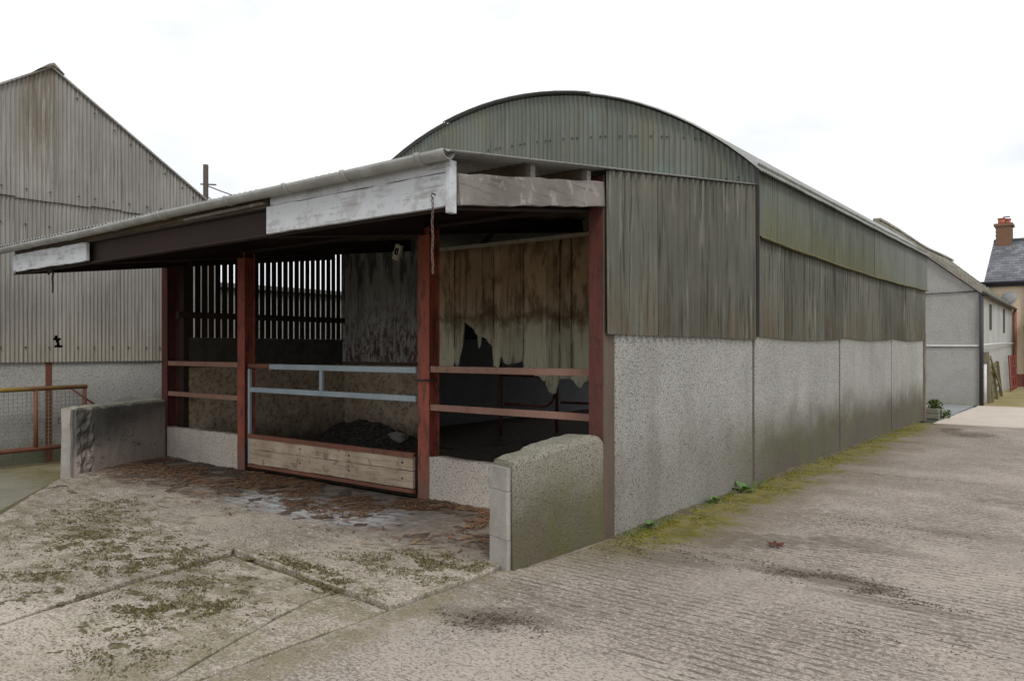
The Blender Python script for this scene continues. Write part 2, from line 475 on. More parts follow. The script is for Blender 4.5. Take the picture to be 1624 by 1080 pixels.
# ------------------------------------------------------------------ ground materials
def m_road():
    g = G('scored_concrete')
    base = g.mix(g.step(g.noise(0.5, 5, 0.6), 0.35, 0.68), (0.385, 0.34, 0.295), (0.31, 0.275, 0.24))
    fine = g.noise(110, 3, 0.7, (0.6, 1, 1))
    base = g.vary(base, fine, 0.30)
    grit = g.noise(58, 3, 0.7, (0.6, 1, 1), (3, 1, 1))
    gden = g.step(g.noise(0.9, 4, 0.6, (1, 1, 1), (9, 3, 1)), 0.3, 0.7, 0.06, -0.05)
    gr = g.step(g.ma('SUBTRACT', grit, gden), 0.47, 0.55)
    base = g.mix(g.ma('MULTIPLY', gr, 0.75), base, (0.155, 0.132, 0.112))
    lump = g.noise(17, 4, 0.7, (0.5, 1, 1), (7, 1, 1))
    base = g.mix(g.step(lump, 0.56, 0.66, 0, 0.6), base, (0.145, 0.125, 0.105))
    base = g.mix(g.step(lump, 0.42, 0.34, 0, 0.5), base, (0.50, 0.44, 0.38))
    # tamped ridges across the road, dirt held in the grooves
    wob = g.ma('MULTIPLY', g.noise(1.1, 3, 0.5, (0.5, 1, 1)), 0.10)
    ph = g.ma('MULTIPLY', g.ma('ADD', g.y, wob), 2 * math.pi / 0.074)
    rid = g.ma('ADD', g.ma('MULTIPLY', g.ma('SINE', ph), 0.5), 0.5)
    brk = g.noise(15, 6, 0.75, (0.6, 1.3, 1), (2, 8, 1))
    groove = g.step(g.ma('ADD', g.ma('MULTIPLY', g.ma('SUBTRACT', 1.0, rid), 0.27), brk), 0.69, 0.80)
    wear = g.step(g.ma('ADD', g.noise(0.75, 4, 0.6, (1, 1, 1), (6, 2, 0)), g.ma('MULTIPLY', g.step(g.y, 1.5, 5.0), 0.16)), 0.52, 0.74, 0.0, 0.95)
    gm = g.ma('MULTIPLY', g.ma('MULTIPLY', groove, wear), 0.78)
    col = g.mix(gm, base, (0.085, 0.072, 0.058))
    pat = g.ma('ADD', g.ma('MULTIPLY', g.noise(0.62, 5, 0.62, (0.7, 1.2, 1), (1, 4, 3)), 0.72), g.ma('MULTIPLY', brk, 0.36))
    col = g.mix(g.step(pat, 0.60, 0.69, 0, 0.72), col, (0.105, 0.09, 0.072))
    # old dung and oil stains lying on the road
    edge_n = g.ma('ADD', g.ma('MULTIPLY', g.ma('SUBTRACT', g.noise(5, 6, 0.72, (0.6, 1.4, 1), (8, 8, 1)), 0.5), 2.6), g.ma('MULTIPLY', g.ma('SUBTRACT', brk, 0.5), 1.6))
    for sx, sy, rx_, ry_, am in ((-1.52, 5.55, 0.42, 0.17, 0.8), (-1.95, 5.5, 0.3, 0.08, 0.6), (-1.05, 5.25, 0.5, 0.08, 0.55), (-3.0, 3.48, 0.30, 0.17, 0.7), (-2.7, 3.65, 0.35, 0.10, 0.55), (-2.75, 5.35, 0.55, 0.16, 0.6), (-2.0, 16.5, 0.4, 0.6, 0.7), (-2.45, 17.2, 0.2, 0.6, 0.7), (-1.5, 6.6, 0.5, 0.14, 0.45), (-0.9, 7.6, 0.6, 0.15, 0.4)):
        dx = g.ma('POWER', g.ma('MULTIPLY', g.ma('SUBTRACT', g.x, sx), 1 / rx_), 2.0)
        dy = g.ma('POWER', g.ma('MULTIPLY', g.ma('SUBTRACT', g.y, sy), 1 / ry_), 2.0)
        d = g.ma('ADD', g.ma('ADD', dx, dy), edge_n)
        col = g.mix(g.step(d, 1.6, 0.2, 0, am * 0.85), col, (0.10, 0.086, 0.068))
    # moss and soil along the barn wall
    e = g.ma('ADD', g.x, g.ma('MULTIPLY', g.ma('SUBTRACT', g.noise(1.6, 5, 0.65), 0.5), 1.5))
    e = g.ma('ADD', e, g.ma('MULTIPLY', g.ma('SUBTRACT', g.noise(14, 5, 0.7), 0.5), 0.35))
    far = g.step(g.y, 4.4, 6.2)
    far = g.ma('MULTIPLY', far, g.step(g.y, 25, 18))
    col = g.mix(g.ma('MULTIPLY', g.step(e, -1.95, -2.75), g.ma('MULTIPLY', far, 0.6)), col, (0.155, 0.125, 0.085))
    mc = g.mix(g.step(g.noise(5, 5, 0.7), 0.35, 0.65), (0.10, 0.092, 0.014), (0.17, 0.15, 0.026))
    col = g.mix(g.ma('MULTIPLY', g.step(e, -2.62, -3.02), g.ma('MULTIPLY', far, g.step(g.noise(9, 5, 0.7), 0.33, 0.55, 0.4, 0.95))), col, mc)
    edge = g.ma('MULTIPLY', g.step(g.x, -2.9, -3.45), g.step(g.y, 5.6, 4.0))
    col = g.mix(g.ma('MULTIPLY', edge, g.step(g.noise(3.5, 5, 0.7), 0.4, 0.6, 0.1, 0.75)), col, (0.17, 0.15, 0.075))
    h = g.ma('ADD', g.ma('MULTIPLY', g.ma('MULTIPLY', rid, wear), 0.45), g.ma('ADD', g.ma('MULTIPLY', grit, 0.9), g.ma('MULTIPLY', fine, 0.5)))
    MAT['scored_concrete'] = g.done(col, 0.93, h, 0.006, 0.6, spec=0.18)


m_road()


def m_slab():
    g = G('worn_concrete_slab')
    col = g.mix(g.step(g.noise(0.8, 5, 0.6), 0.35, 0.65), (0.465, 0.415, 0.35), (0.365, 0.325, 0.27))
    col = g.mix(g.step(g.noise(1.1, 4, 0.55, (1, 1, 1), (5, 5, 0)), 0.5, 0.7, 0, 0.3), col, (0.34, 0.315, 0.205))
    fine = g.noise(70, 4, 0.7)
    col = g.vary(col, fine, 0.28)
    sand = g.noise(58, 3, 0.7, (0.7, 1, 1), (3, 1, 1))
    sden = g.step(g.noise(1.0, 4, 0.6, (1, 1, 1), (2, 7, 1)), 0.3, 0.7, 0.06, -0.05)
    col = g.mix(g.ma('MULTIPLY', g.step(g.ma('SUBTRACT', sand, sden), 0.47, 0.55), 0.75), col, (0.16, 0.14, 0.112))
    lump = g.noise(15, 5, 0.72, (0.6, 1, 1), (7, 1, 1))
    col = g.mix(g.step(lump, 0.53, 0.64, 0, 0.65), col, (0.15, 0.13, 0.10))
    col = g.mix(g.step(lump, 0.43, 0.34, 0, 0.55), col, (0.56, 0.51, 0.44))
    brk = g.noise(5.5, 7, 0.78, (0.7, 1.3, 1), (1, 6, 2))
    zone = g.noise(0.8, 3, 0.5, (1, 1, 1), (2, 3, 7))
    pm = g.step(g.ma('ADD', g.ma('MULTIPLY', brk, 0.8), g.ma('MULTIPLY', zone, 0.46)), 0.625, 0.72)
    pc = g.mix(g.step(g.noise(9, 4), 0.4, 0.6), (0.115, 0.10, 0.062), (0.18, 0.16, 0.088))
    col = g.mix(g.ma('MULTIPLY', pm, 0.7), col, pc)
    ge = g.ma('MULTIPLY', g.step(g.x, -5.0, -3.7), g.step(g.noise(2.2, 5, 0.7, (1, 1, 1), (4, 4, 1)), 0.40, 0.62))
    col = g.mix(g.ma('MULTIPLY', ge, 0.5), col, (0.17, 0.15, 0.075))
    # dirty wet strip in front of the stalls, lime wash spill
    e = g.ma('ADD', g.y, g.ma('MULTIPLY', g.ma('SUBTRACT', g.noise(2.2, 6, 0.7), 0.5), 1.1))
    dm = g.step(e, 4.15, 4.65)
    dc = g.mix(g.step(g.noise(5, 6, 0.75), 0.38, 0.62), (0.12, 0.095, 0.078), (0.24, 0.20, 0.17))
    col = g.mix(g.ma('MULTIPLY', dm, 0.85), col, dc)
    ll = g.ma('ABSOLUTE', g.ma('SUBTRACT', g.ma('ADD', g.y, g.ma('MULTIPLY', g.x, 0.02)), 4.72))
    lx = g.ma('MULTIPLY', g.step(g.x, -7.9, -7.1), g.step(g.x, -4.7, -5.6))
    lm = g.ma('MULTIPLY', g.step(ll, 0.55, 0.12), lx)
    lm = g.ma('MULTIPLY', lm, g.step(g.noise(7, 6, 0.75, (0.6, 1.6, 1)), 0.42, 0.54))
    col = g.mix(g.ma('MULTIPLY', lm, 0.88), col, (0.47, 0.49, 0.51))
    h = g.ma('ADD', g.ma('MULTIPLY', brk, 0.8), g.ma('ADD', g.ma('MULTIPLY', sand, 0.6), g.ma('MULTIPLY', fine, 0.4)))
    MAT['worn_concrete_slab'] = g.done(col, 0.93, h, 0.007, 0.7, spec=0.18)


m_slab()


def m_ground():
    g = G('mossy_yard')
    col = g.mix(g.step(g.noise(1.3, 6, 0.65), 0.35, 0.65), (0.165, 0.145, 0.072), (0.235, 0.205, 0.13))
    b = g.noise(7, 6, 0.72)
    col = g.mix(g.step(b, 0.48, 0.64, 0, 0.7), col, (0.115, 0.105, 0.045))
    c = g.ma('MULTIPLY', g.step(g.y, 4.4, 3.5), g.step(g.x, -8.5, -9.5))
    col = g.mix(g.ma('MULTIPLY', c, 0.55), col, (0.245, 0.245, 0.225))
    MAT['mossy_yard'] = g.done(col, 0.95, b, 0.02, 0.6, spec=0.1)


m_ground()
m_plain('joint_soil', (0.085, 0.075, 0.045), 0.95, 0.4, 14, (0.13, 0.115, 0.05))
m_plain('pale_concrete', (0.52, 0.455, 0.39), 0.9, 0.12, 2.0, (0.46, 0.405, 0.35))
m_plain('blue_grey_concrete', (0.26, 0.275, 0.275), 0.9, 0.12, 2.0)
m_plain('green_lane', (0.22, 0.19, 0.075), 0.95, 0.25, 1.5, (0.30, 0.25, 0.13))


def m_litter(name, stops, bumpy=True):
    g = G(name)
    col = g.ramp(g.island(), stops)
    MAT[name] = g.done(g.vary(col, g.noise(60, 3), 0.25), 0.9, spec=0.15)


m_litter('straw', [(0, (0.08, 0.05, 0.035)), (0.35, (0.17, 0.095, 0.06)), (0.55, (0.30, 0.12, 0.055)), (0.7, (0.16, 0.12, 0.085)), (0.88, (0.34, 0.25, 0.14)), (1, (0.12, 0.09, 0.07))])
m_litter('apron_moss', [(0, (0.085, 0.075, 0.035)), (0.5, (0.14, 0.125, 0.055)), (0.8, (0.19, 0.165, 0.075)), (1, (0.09, 0.07, 0.045))])
m_litter('soil_crumb', [(0, (0.07, 0.058, 0.045)), (0.6, (0.115, 0.095, 0.075)), (1, (0.15, 0.125, 0.085))])
m_litter('grit', [(0, (0.09, 0.078, 0.066)), (0.55, (0.16, 0.14, 0.12)), (0.6, (0.40, 0.36, 0.31)), (1, (0.52, 0.47, 0.41))])
m_litter('moss_blade', [(0, (0.10, 0.095, 0.010)), (0.5, (0.18, 0.165, 0.018)), (0.85, (0.26, 0.22, 0.05)), (1, (0.12, 0.14, 0.02))])


def m_clump(name, a, b):
    g = G(name)
    n = g.noise(18, 5, 0.72)
    MAT[name] = g.done(g.vary(g.mix(g.step(n, 0.4, 0.62), a, b), g.noise(80, 3), 0.3), 0.95, n, 0.01, 0.8, spec=0.1)


m_clump('moss_clump', (0.075, 0.066, 0.042), (0.15, 0.132, 0.075))
m_clump('wet_litter', (0.07, 0.054, 0.042), (0.165, 0.128, 0.10))
m_clump('inner_muck_bed', (0.07, 0.052, 0.04), (0.17, 0.135, 0.105))
m_clump('manure', (0.035, 0.030, 0.028), (0.12, 0.11, 0.105))


# ------------------------------------------------------------------ mesh helpers
class MB:
    def __init__(s):
        s.v, s.f = [], []

    def poly(s, pts):
        b = len(s.v)
        s.v += [tuple(p) for p in pts]
        s.f.append(tuple(range(b, b + len(pts))))
        return s

    def hexa(s, p):
        """8 points: bottom ring then top ring"""
        b = len(s.v)
        s.v += [tuple(q) for q in p]
        for f in ((3, 2, 1, 0), (4, 5, 6, 7), (0, 1, 5, 4), (1, 2, 6, 5), (2, 3, 7, 6), (3, 0, 4, 7)):
            s.f.append(tuple(b + i for i in f))
        return s

    def box(s, x0, x1, y0, y1, z0, z1):
        return s.hexa([(x0, y0, z0), (x1, y0, z0), (x1, y1, z0), (x0, y1, z0), (x0, y0, z1), (x1, y0, z1), (x1, y1, z1), (x0, y1, z1)])

    def beam(s, a, b, wd, ht, up=(0, 0, 1)):
        """box between two points, section wd x ht"""
        a, b, up = Vector(a), Vector(b), Vector(up)
        d = (b - a).normalized()
        r = d.cross(up).normalized() * wd / 2
        u = r.cross(d).normalized() * ht / 2
        return s.hexa([a - r - u, a + r - u, b + r - u, b - r - u, a - r + u, a + r + u, b + r + u, b - r + u])

    def prism(s, ring, off):
        off = Vector(off)
        b = len(s.v)
        n = len(ring)
        s.v += [tuple(p) for p in ring] + [tuple(Vector(p) + off) for p in ring]
        s.f.append(tuple(range(b + n - 1, b - 1, -1)))
        s.f.append(tuple(range(b + n, b + 2 * n)))
        for i in range(n):
            j = (i + 1) % n
            s.f.append((b + i, b + j, b + n + j, b + n + i))
        return s

    def tube(s, pts, r, n=8, caps=True):
        pts = [Vector(p) for p in pts]
        b = len(s.v)
        for i, p in enumerate(pts):
            d = (pts[min(i + 1, len(pts) - 1)] - pts[max(i - 1, 0)]).normalized()
            u = Vector((0, 0, 1)) if abs(d.z) < 0.9 else Vector((1, 0, 0))
            a = d.cross(u).normalized()
            c = a.cross(d)
            for k in range(n):
                t = 2 * math.pi * k / n
                s.v.append(tuple(p + a * math.cos(t) * r + c * math.sin(t) * r))
        for i in range(len(pts) - 1):
            for k in range(n):
                q = (k + 1) % n
                s.f.append((b + i * n + k, b + i * n + q, b + (i + 1) * n + q, b + (i + 1) * n + k))
        if caps:
            s.f.append(tuple(b + k for k in range(n - 1, -1, -1)))
            e = b + (len(pts) - 1) * n
            s.f.append(tuple(e + k for k in range(n)))
        return s

    def ring(s, c, R, r, ax, n=12, m=5):
        """torus-like closed link lying in the plane of two axis vectors"""
        c = Vector(c)
        a1, a2 = Vector(ax[0]), Vector(ax[1])
        nn = a1.cross(a2).normalized()
        b = len(s.v)
        for i in range(n):
            t = 2 * math.pi * i / n
            p = c + a1 * math.cos(t) * R[0] + a2 * math.sin(t) * R[1]
            o = (a1 * math.cos(t) + a2 * math.sin(t)).normalized()
            for k in range(m):
                q = 2 * math.pi * k / m
                s.v.append(tuple(p + o * math.cos(q) * r + nn * math.sin(q) * r))
        for i in range(n):
            for k in range(m):
                i2, k2 = (i + 1) % n, (k + 1) % m
                s.f.append((b + i * m + k, b + i2 * m + k, b + i2 * m + k2, b + i * m + k2))
        return s

    def board(s, a, b, ht, th, n=14, jit=0.006, out=(0, -1, 0)):
        """rough sawn board from a to b (centre line), height ht, thickness th, wavering edges"""
        a, b, o = Vector(a), Vector(b), Vector(out).normalized()
        d = (b - a).normalized()
        u = o.cross(d).normalized()
        if u.z < 0:
            u = -u
        base = len(s.v)
        for i in range(n + 1):
            p = a.lerp(b, i / n)
            j = [random.uniform(-jit, jit) for _ in range(4)]
            wv = o * (jit * 0.6 * math.sin(i * 0.9))
            s.v += [tuple(p - u * (ht / 2 + j[0]) + o * th / 2 + wv), tuple(p + u * (ht / 2 + j[1]) + o * th / 2 + wv),
                    tuple(p + u * (ht / 2 + j[1]) - o * th / 2 + wv), tuple(p - u * (ht / 2 + j[0]) - o * th / 2 + wv)]
        for i in range(n):
            for k in range(4):
                q = (k + 1) % 4
                s.f.append((base + i * 4 + k, base + i * 4 + q, base + (i + 1) * 4 + q, base + (i + 1) * 4 + k))
        s.f.append((base, base + 1, base + 2, base + 3))
        e = base + n * 4
        s.f.append((e + 3, e + 2, e + 1, e))
        return s

    def obj(s, name, mat, parent=None, smooth=False, bevel=0.0, solid=0.0):
        me = bpy.data.meshes.new(name)
        me.from_pydata(s.v, [], s.f)
        bm = bmesh.new()
        bm.from_mesh(me)
        bmesh.ops.recalc_face_normals(bm, faces=bm.faces)
        bm.to_mesh(me)
        bm.free()
        me.materials.append(MAT[mat])
        if smooth:
            me.polygons.foreach_set('use_smooth', [True] * len(me.polygons))
        ob = bpy.data.objects.new(name, me)
        COL.objects.link(ob)
        if parent is not None:
            ob.parent = parent
            if parent.type == 'EMPTY':
                ob.location = -parent.location
        if bevel:
            m = ob.modifiers.new('bevel', 'BEVEL')
            m.width = bevel
            m.segments = 2
            m.limit_method = 'ANGLE'
        if solid:
            m = ob.modifiers.new('thickness', 'SOLIDIFY')
            m.thickness = solid
            m.offset = 0
        return ob


def tag(o, label, cat=None, group=None, kind=None):
    if label:
        o['label'] = label
    if cat:
        o['category'] = cat
    if group:
        o['group'] = group
    if kind:
        o['kind'] = kind
    return o


def thing(name, label, cat, loc, group=None, kind=None):
    o = bpy.data.objects.new(name, None)
    o.location = loc
    o.empty_display_size = 0.3
    COL.objects.link(o)
    return tag(o, label, cat, group, kind)


def corr(name, mat, parent, O, U, N, u0, u1, bot, top, pitch=0.076, amp=0.009, seg=8, rows=1, solid=0.0, hole=None, skew=0.0, jag=0.0):
    """corrugated sheet: O + U*u + Z*v + N*wave; bot/top are numbers or functions of u"""
    O, U, N = Vector(O), Vector(U), Vector(N)
    fb = bot if callable(bot) else (lambda u: bot)
    ft = top if callable(top) else (lambda u: top)
    n = max(4, int(round((u1 - u0) / pitch * seg)))
    mb = MB()
    for i in range(n + 1):
        u = u0 + (u1 - u0) * i / n
        h = amp * math.sin(2 * math.pi * u / pitch)
        b, t = fb(u), ft(u)
        if jag:
            b += random.uniform(-jag, jag)
        for r in range(rows + 1):
            v = b + (t - b) * r / rows
            p = O + U * u + N * (h + skew * r / rows) + Vector((0, 0, v))
            mb.v.append(tuple(p))
    for i in range(n):
        for r in range(rows):
            if hole:
                u = u0 + (u1 - u0) * (i + 0.5) / n
                v = fb(u) + (ft(u) - fb(u)) * (r + 0.5) / rows
                if hole(u, v):
                    continue
            a = i * (rows + 1) + r
            mb.f.append((a, a + rows + 1, a + rows + 2, a + 1))
    return mb.obj(name, mat, parent, smooth=True, solid=solid)


def hcol(x, y, z0, z1, wd=0.15, dp=0.15, tf=0.012, tw=0.010):
    """H-section standing column, flanges facing -y and +y"""
    m = MB()
    m.box(x - wd / 2, x + wd / 2, y - dp / 2, y - dp / 2 + tf, z0, z1)
    m.box(x - wd / 2, x + wd / 2, y + dp / 2 - tf, y + dp / 2, z0, z1)
    m.box(x - tw / 2, x + tw / 2, y - dp / 2 + tf + 0.0005, y + dp / 2 - tf - 0.0005, z0, z1)
    return m


def fbm(x, y, s, o=0.0, oct_=5):
    return mnoise.fractal(Vector((x * s + o, y * s - o, o)), 0.9, 2.1, oct_)


def poke(name, mat, region, res, fn, parent=None, z0=0.0):
    """uneven layer: only the part that rises above the slab is kept"""
    x0, x1, y0, y1 = region
    nx, ny = int((x1 - x0) / res), int((y1 - y0) / res)
    H, V = {}, []
    mb = MB()
    for j in range(ny + 1):
        for i in range(nx + 1):
            x, y = x0 + (x1 - x0) * i / nx, y0 + (y1 - y0) * j / ny
            H[i, j] = fn(x, y)
    idx = {}

    def vid(i, j):
        if (i, j) not in idx:
            idx[i, j] = len(mb.v)
            h = H[i, j]
            mb.v.append((x0 + (x1 - x0) * i / nx, y0 + (y1 - y0) * j / ny, z0 + (h if h > 0 else max(h, -0.02))))
        return idx[i, j]
    for j in range(ny):
        for i in range(nx):
            q = ((i, j), (i + 1, j), (i + 1, j + 1), (i, j + 1))
            if max(H[k] for k in q) > 0:
                mb.f.append(tuple(vid(*k) for k in q))
    if not mb.f:
        return None
    return mb.obj(name, mat, parent, smooth=True)


# ================================================================== SETTING
gm = MB()
gm.poly([(-400, -60, -0.1), (400, -60, -0.1), (400, 500, -0.1), (-400, 500, -0.1)])
tag(gm.obj('ground', 'mossy_yard'), 'mossy dirty ground stretching round the farm buildings', kind='structure')


def ragged(pts, jit=0.02, step=0.16):
    """polygon outline with broken, slightly wandering edges"""
    out = []
    for i, p in enumerate(pts):
        q = pts[(i + 1) % len(pts)]
        L_ = math.hypot(q[0] - p[0], q[1] - p[1])
        n = max(1, int(L_ / step))
        for k in range(n):
            t = k / n
            j = 0 if k == 0 else jit
            out.append((p[0] + (q[0] - p[0]) * t + random.uniform(-j, j), p[1] + (q[1] - p[1]) * t + random.uniform(-j, j)))
    return out


def slab(pts, mat, parent, z0=-0.09, z1=0.0, jit=0.015, name='slab'):
    m = MB()
    m.prism([(x, y, z0) for x, y in ragged(pts, jit)], (0, 0, z1 - z0))
    return m.obj(name, mat, parent, bevel=0.008)


road = MB()
road.poly([(-3.47, -8, -0.012), (14, -8, -0.012), (14, 18.46, -0.012), (-3.47, 18.46, -0.012)])
road = tag(road.obj('road', 'joint_soil'), 'ribbed concrete farm road running beside the barn wall', kind='structure')
slab([(-3.465, -8), (14, -8), (14, 10.55), (-3.31, 10.55), (-3.31, 4.6), (-3.465, 4.3)], 'scored_concrete', road, jit=0.008)
slab([(-3.31, 10.575), (14, 10.575), (14, 18.46), (-3.31, 18.46)], 'scored_concrete', road, jit=0.008)

lane = MB()
lane.poly([(-3.2, 25.05, -0.004), (14, 25.05, -0.004), (14, 38.9, -0.004), (-3.2, 38.9, -0.004)])
tag(lane.obj('lane', 'green_lane'), 'mossy green lane leading up to the cream house', kind='structure')
pv = MB()
pv.prism(ragged([(-2.96, 18.48, -0.09)[:2], (14, 18.48), (14, 25.0), (-2.86, 25.0)], 0.01) and [(x, y, -0.09) for x, y in ragged([(-2.96, 18.48), (14, 18.48), (14, 25.0), (-2.86, 25.0)], 0.01)], (0, 0, 0.094))
tag(pv.obj('pale_paving', 'pale_concrete'), 'pale clean concrete paving beyond the barn end', kind='structure')
bp_ = MB()
bp_.box(-6.5, -2.98, 19.75, 25.05, -0.09, -0.002)
tag(bp_.obj('yard', 'blue_grey_concrete'), 'blue grey concrete between the barn and the stone barn gable', kind='structure')

apron = MB()
apron.poly([(-10.2, 3.9, -0.05), (-3.48, -1.0, -0.02), (-3.48, 5.9, -0.02), (-11.0, 5.9, -0.02), (-10.3, 4.15, -0.05)])
apron = tag(apron.obj('farmyard_apron', 'joint_soil'), 'cracked concrete apron in front of the open stalls', kind='structure')
B_pts = [(-5.60, 5.84), (-5.60, 3.75), (-5.585, 3.58), (-5.53, 3.47), (-5.42, 3.42), (-4.9, 3.40), (-4.35, 3.33), (-3.95, 3.31), (-3.49, 3.27), (-3.49, 5.84)]
slab(B_pts, 'worn_concrete_slab', apron, jit=0.012, z1=0.022)
slab([(-5.33, 3.345), (-5.27, 2.6), (-5.05, 1.66), (-4.45, 0.2), (-3.72, -2), (-3.56, 1.6), (-3.62, 1.95), (-3.80, 2.4), (-4.02, 3.05), (-4.02, 3.255), (-4.37, 3.28)], 'worn_concrete_slab', apron, jit=0.012)
slab([(-3.70, -2), (-3.485, -2), (-3.485, 3.225), (-3.97, 3.255), (-3.995, 3.05), (-3.775, 2.4), (-3.595, 1.95), (-3.53, 1.6)], 'worn_concrete_slab', apron, jit=0.010, z1=0.003)
slab([(-5.64, 4.38), (-8.75, 4.40), (-9.9, 4.27), (-10.33, 4.10), (-9.4, 3.46), (-8.47, 2.82), (-6.9, 1.7), (-5.2, 0.5), (-4.55, 0.2), (-5.1, 1.66), (-5.36, 2.6), (-5.45, 3.40), (-5.57, 3.50), (-5.64, 3.7)], 'worn_concrete_slab', apron, jit=0.015)
slab([(-5.64, 5.84), (-11.0, 5.84), (-10.42, 4.30), (-9.9, 4.295), (-8.75, 4.42), (-5.64, 4.40)], 'worn_concrete_slab', apron, z1=-0.006, jit=0.015)
slab([(-3.49, 4.33), (-3.49, 5.84), (-3.32, 5.84), (-3.32, 4.63)], 'worn_concrete_slab', apron, jit=0.006, z1=-0.004)

fl = MB()
fl.poly([(-10.8, 5.85, 0.012), (-3.4, 5.85, 0.012), (-3.4, 19.6, 0.012), (-10.8, 19.6, 0.012)])
tag(fl.obj('floor', 'inner_floor_muck'), 'dark mucky floor inside the stalls and barn', kind='structure')

# ================================================================== BARN (arched roof)
XR, XL, YG, YE = -3.32, -10.9, 8.97, 19.62
barn = thing('barn', 'long green corrugated barn with arched roof and roughcast lower walls', 'barn', (-7.1, 14.3, 0))
ARC_R, ARC_X, ARC_Z = 5.53, -7.1, -0.25


def arcz(x):
    return ARC_Z + math.sqrt(max(0.0, ARC_R ** 2 - (x - ARC_X) ** 2))


# concrete wall panels along the road, with dark uprights between
BAYS = [(8.98, 12.60), (12.68, 16.24), (16.32, 19.50)]
for (a, b), zt in zip(BAYS, (1.80, 1.83, 1.84)):
    MB().box(-3.47, XR, a, b, -0.05, zt).obj('wall_panel', 'roughcast_wall', barn, bevel=0.008)
for y in (8.935, 12.64, 16.28):
    MB().box(-3.50, XR - 0.012, y - 0.036 if y > 9 else y - 0.03, y + 0.036 if y > 9 else y + 0.04, -0.05, 2.95).obj('stanchion', 'brown_stanchion_steel', barn)
MB().box(-3.45, -3.285, 19.52, 19.68, -0.05, 1.98).obj('end_post', 'post_timber', barn, bevel=0.01)
# lower cladding: three bays of brown streaked sheets
for (a, b), zb in zip([(9.0, 12.62), (12.655, 16.26), (16.295, 19.6)], (1.745, 1.775, 1.79)):
    n = 4 if b - a > 3.4 else 3
    for k in range(n):
        u0, u1 = a + (b - a) * k / n, a + (b - a) * (k + 1) / n
        sag = lambda u, a=a, b=b, zb=zb: zb - 0.035 * math.sin(math.pi * (u - a) / (b - a))
        corr('cladding_sheet', 'side_sheet', barn, (-3.298 + 0.004 * (k % 2), 0, 0), (0, 1, 0), (1, 0, 0), u0, u1 + 0.03, sag, 2.98, 0.125, 0.018, 12, jag=0.003)
# upper cladding, green, with mossy drip lip
ns_ = 17
for k in range(ns_):
    a, b = 8.955, 19.64
    u0, u1 = a + (b - a) * k / ns_, a + (b - a) * (k + 1) / ns_
    wav = lambda u: 2.93 - 0.055 * math.sin(math.pi * (u - 8.96) / 10.7) + 0.004 * math.sin(u * 2.9)
    corr('cladding_sheet', 'upper_sheet', barn, (-3.268 + 0.004 * (k % 2), 0, 0), (0, 1, 0), (1, 0, 0), u0, u1 + 0.02, wav, 3.80, 0.076, 0.012, 10)
lip = MB()
N_ = 60
for i in range(N_ + 1):
    u = 8.96 + (19.64 - 8.96) * i / N_
    z = 2.928 - 0.055 * math.sin(math.pi * (u - 8.96) / 10.7) + 0.004 * math.sin(u * 2.9)
    lip.v += [(-3.262, u, z + 0.02), (-3.225, u, z - 0.012 + random.uniform(-.004, .004)), (-3.24, u, z - 0.024), (-3.285, u, z - 0.005)]
for i in range(N_):
    for k in range(4):
        q = (k + 1) % 4
        lip.f.append((i * 4 + k, i * 4 + q, i * 4 + 4 + q, i * 4 + 4 + k))
lip.obj('drip_lip', 'drip_moss', barn)
MB().box(-3.308, -3.250, 8.935, 8.953, 1.74, 3.76).obj('corner_trim', 'dull_dark_steel', barn)
# gable end sheets above the lean-to
xs = [-3.275, -3.98, -4.66, -5.34, -6.02, -6.72, -7.40, -8.10, -8.78, -9.48, -10.16, -10.9]
for k in range(len(xs) - 1):
    corr('gable_sheet', 'gable_sheet', barn, (0, YG - 0.035 - 0.005 * (k % 2), 0), (1, 0, 0), (0, -1, 0), xs[k + 1] - 0.03, xs[k], 3.40, lambda u: max(3.45, arcz(u) - 0.025), 0.076, 0.0125, 10)
# bolts across the gable and along the upper sheets
bl = MB()
for x0 in [-3.6 - 0.152 * i - (0.076 if i % 3 == 2 else 0) for i in range(44)]:
    z = 4.74 - 0.0 * x0
    zz = min(4.72, 3.42 + 1.15 * (1 - ((x0 - ARC_X) / 4.3) ** 2) + 0.0)
    zz = 4.05 + 0.55 * (1 - ((x0 + 7.3) / 3.9) ** 2) if x0 > -10.6 else 3.9
    if zz < arcz(x0) - 0.08:
        bl.tube([(x0, YG - 0.06, zz), (x0, YG - 0.045, zz)], 0.011, 6)
for i in range(5):
    bl.tube([(-3.5 - 0.15 * i, YG - 0.06, 3.66 - 0.005 * i), (-3.5 - 0.15 * i, YG - 0.045, 3.66)], 0.011, 6)
tag(bl.obj('bolts', 'bolt_dark', barn), None, kind='stuff')
# arched roof, sheets in three lapped courses
SEGS = [(-3.20, -5.62, 0.0), (-5.60, -8.28, 0.020), (-8.26, -11.0, 0.0)]
nb = 14
for (xa, xb, lift) in SEGS:
    for k in range(nb):
        y0, y1 = 8.86 + (19.72 - 8.86) * k / nb, 8.86 + (19.72 - 8.86) * (k + 1) / nb + 0.03
        m = MB()
        n = max(4, int(round((y1 - y0) / 0.076 * 6)))
        A = 10
        for i in range(n + 1):
            y = y0 + (y1 - y0) * i / n
            hgt = 0.009 * math.sin(2 * math.pi * y / 0.076) + lift + 0.003 * (k % 2) + 0.012
            for j in range(A + 1):
                ta = math.asin((xa - ARC_X) / ARC_R)
                tb = math.asin((xb - ARC_X) / ARC_R)
                t = ta + (tb - ta) * j / A
                r = ARC_R + hgt
                m.v.append((ARC_X + r * math.sin(t), y, ARC_Z + r * math.cos(t)))
        for i in range(n):
            for j in range(A):
                a = i * (A + 1) + j
                m.f.append((a, a + 1, a + A + 2, a + A + 1))
        m.obj('roof_sheet', 'roof_sheet', barn, smooth=True, solid=0.006)
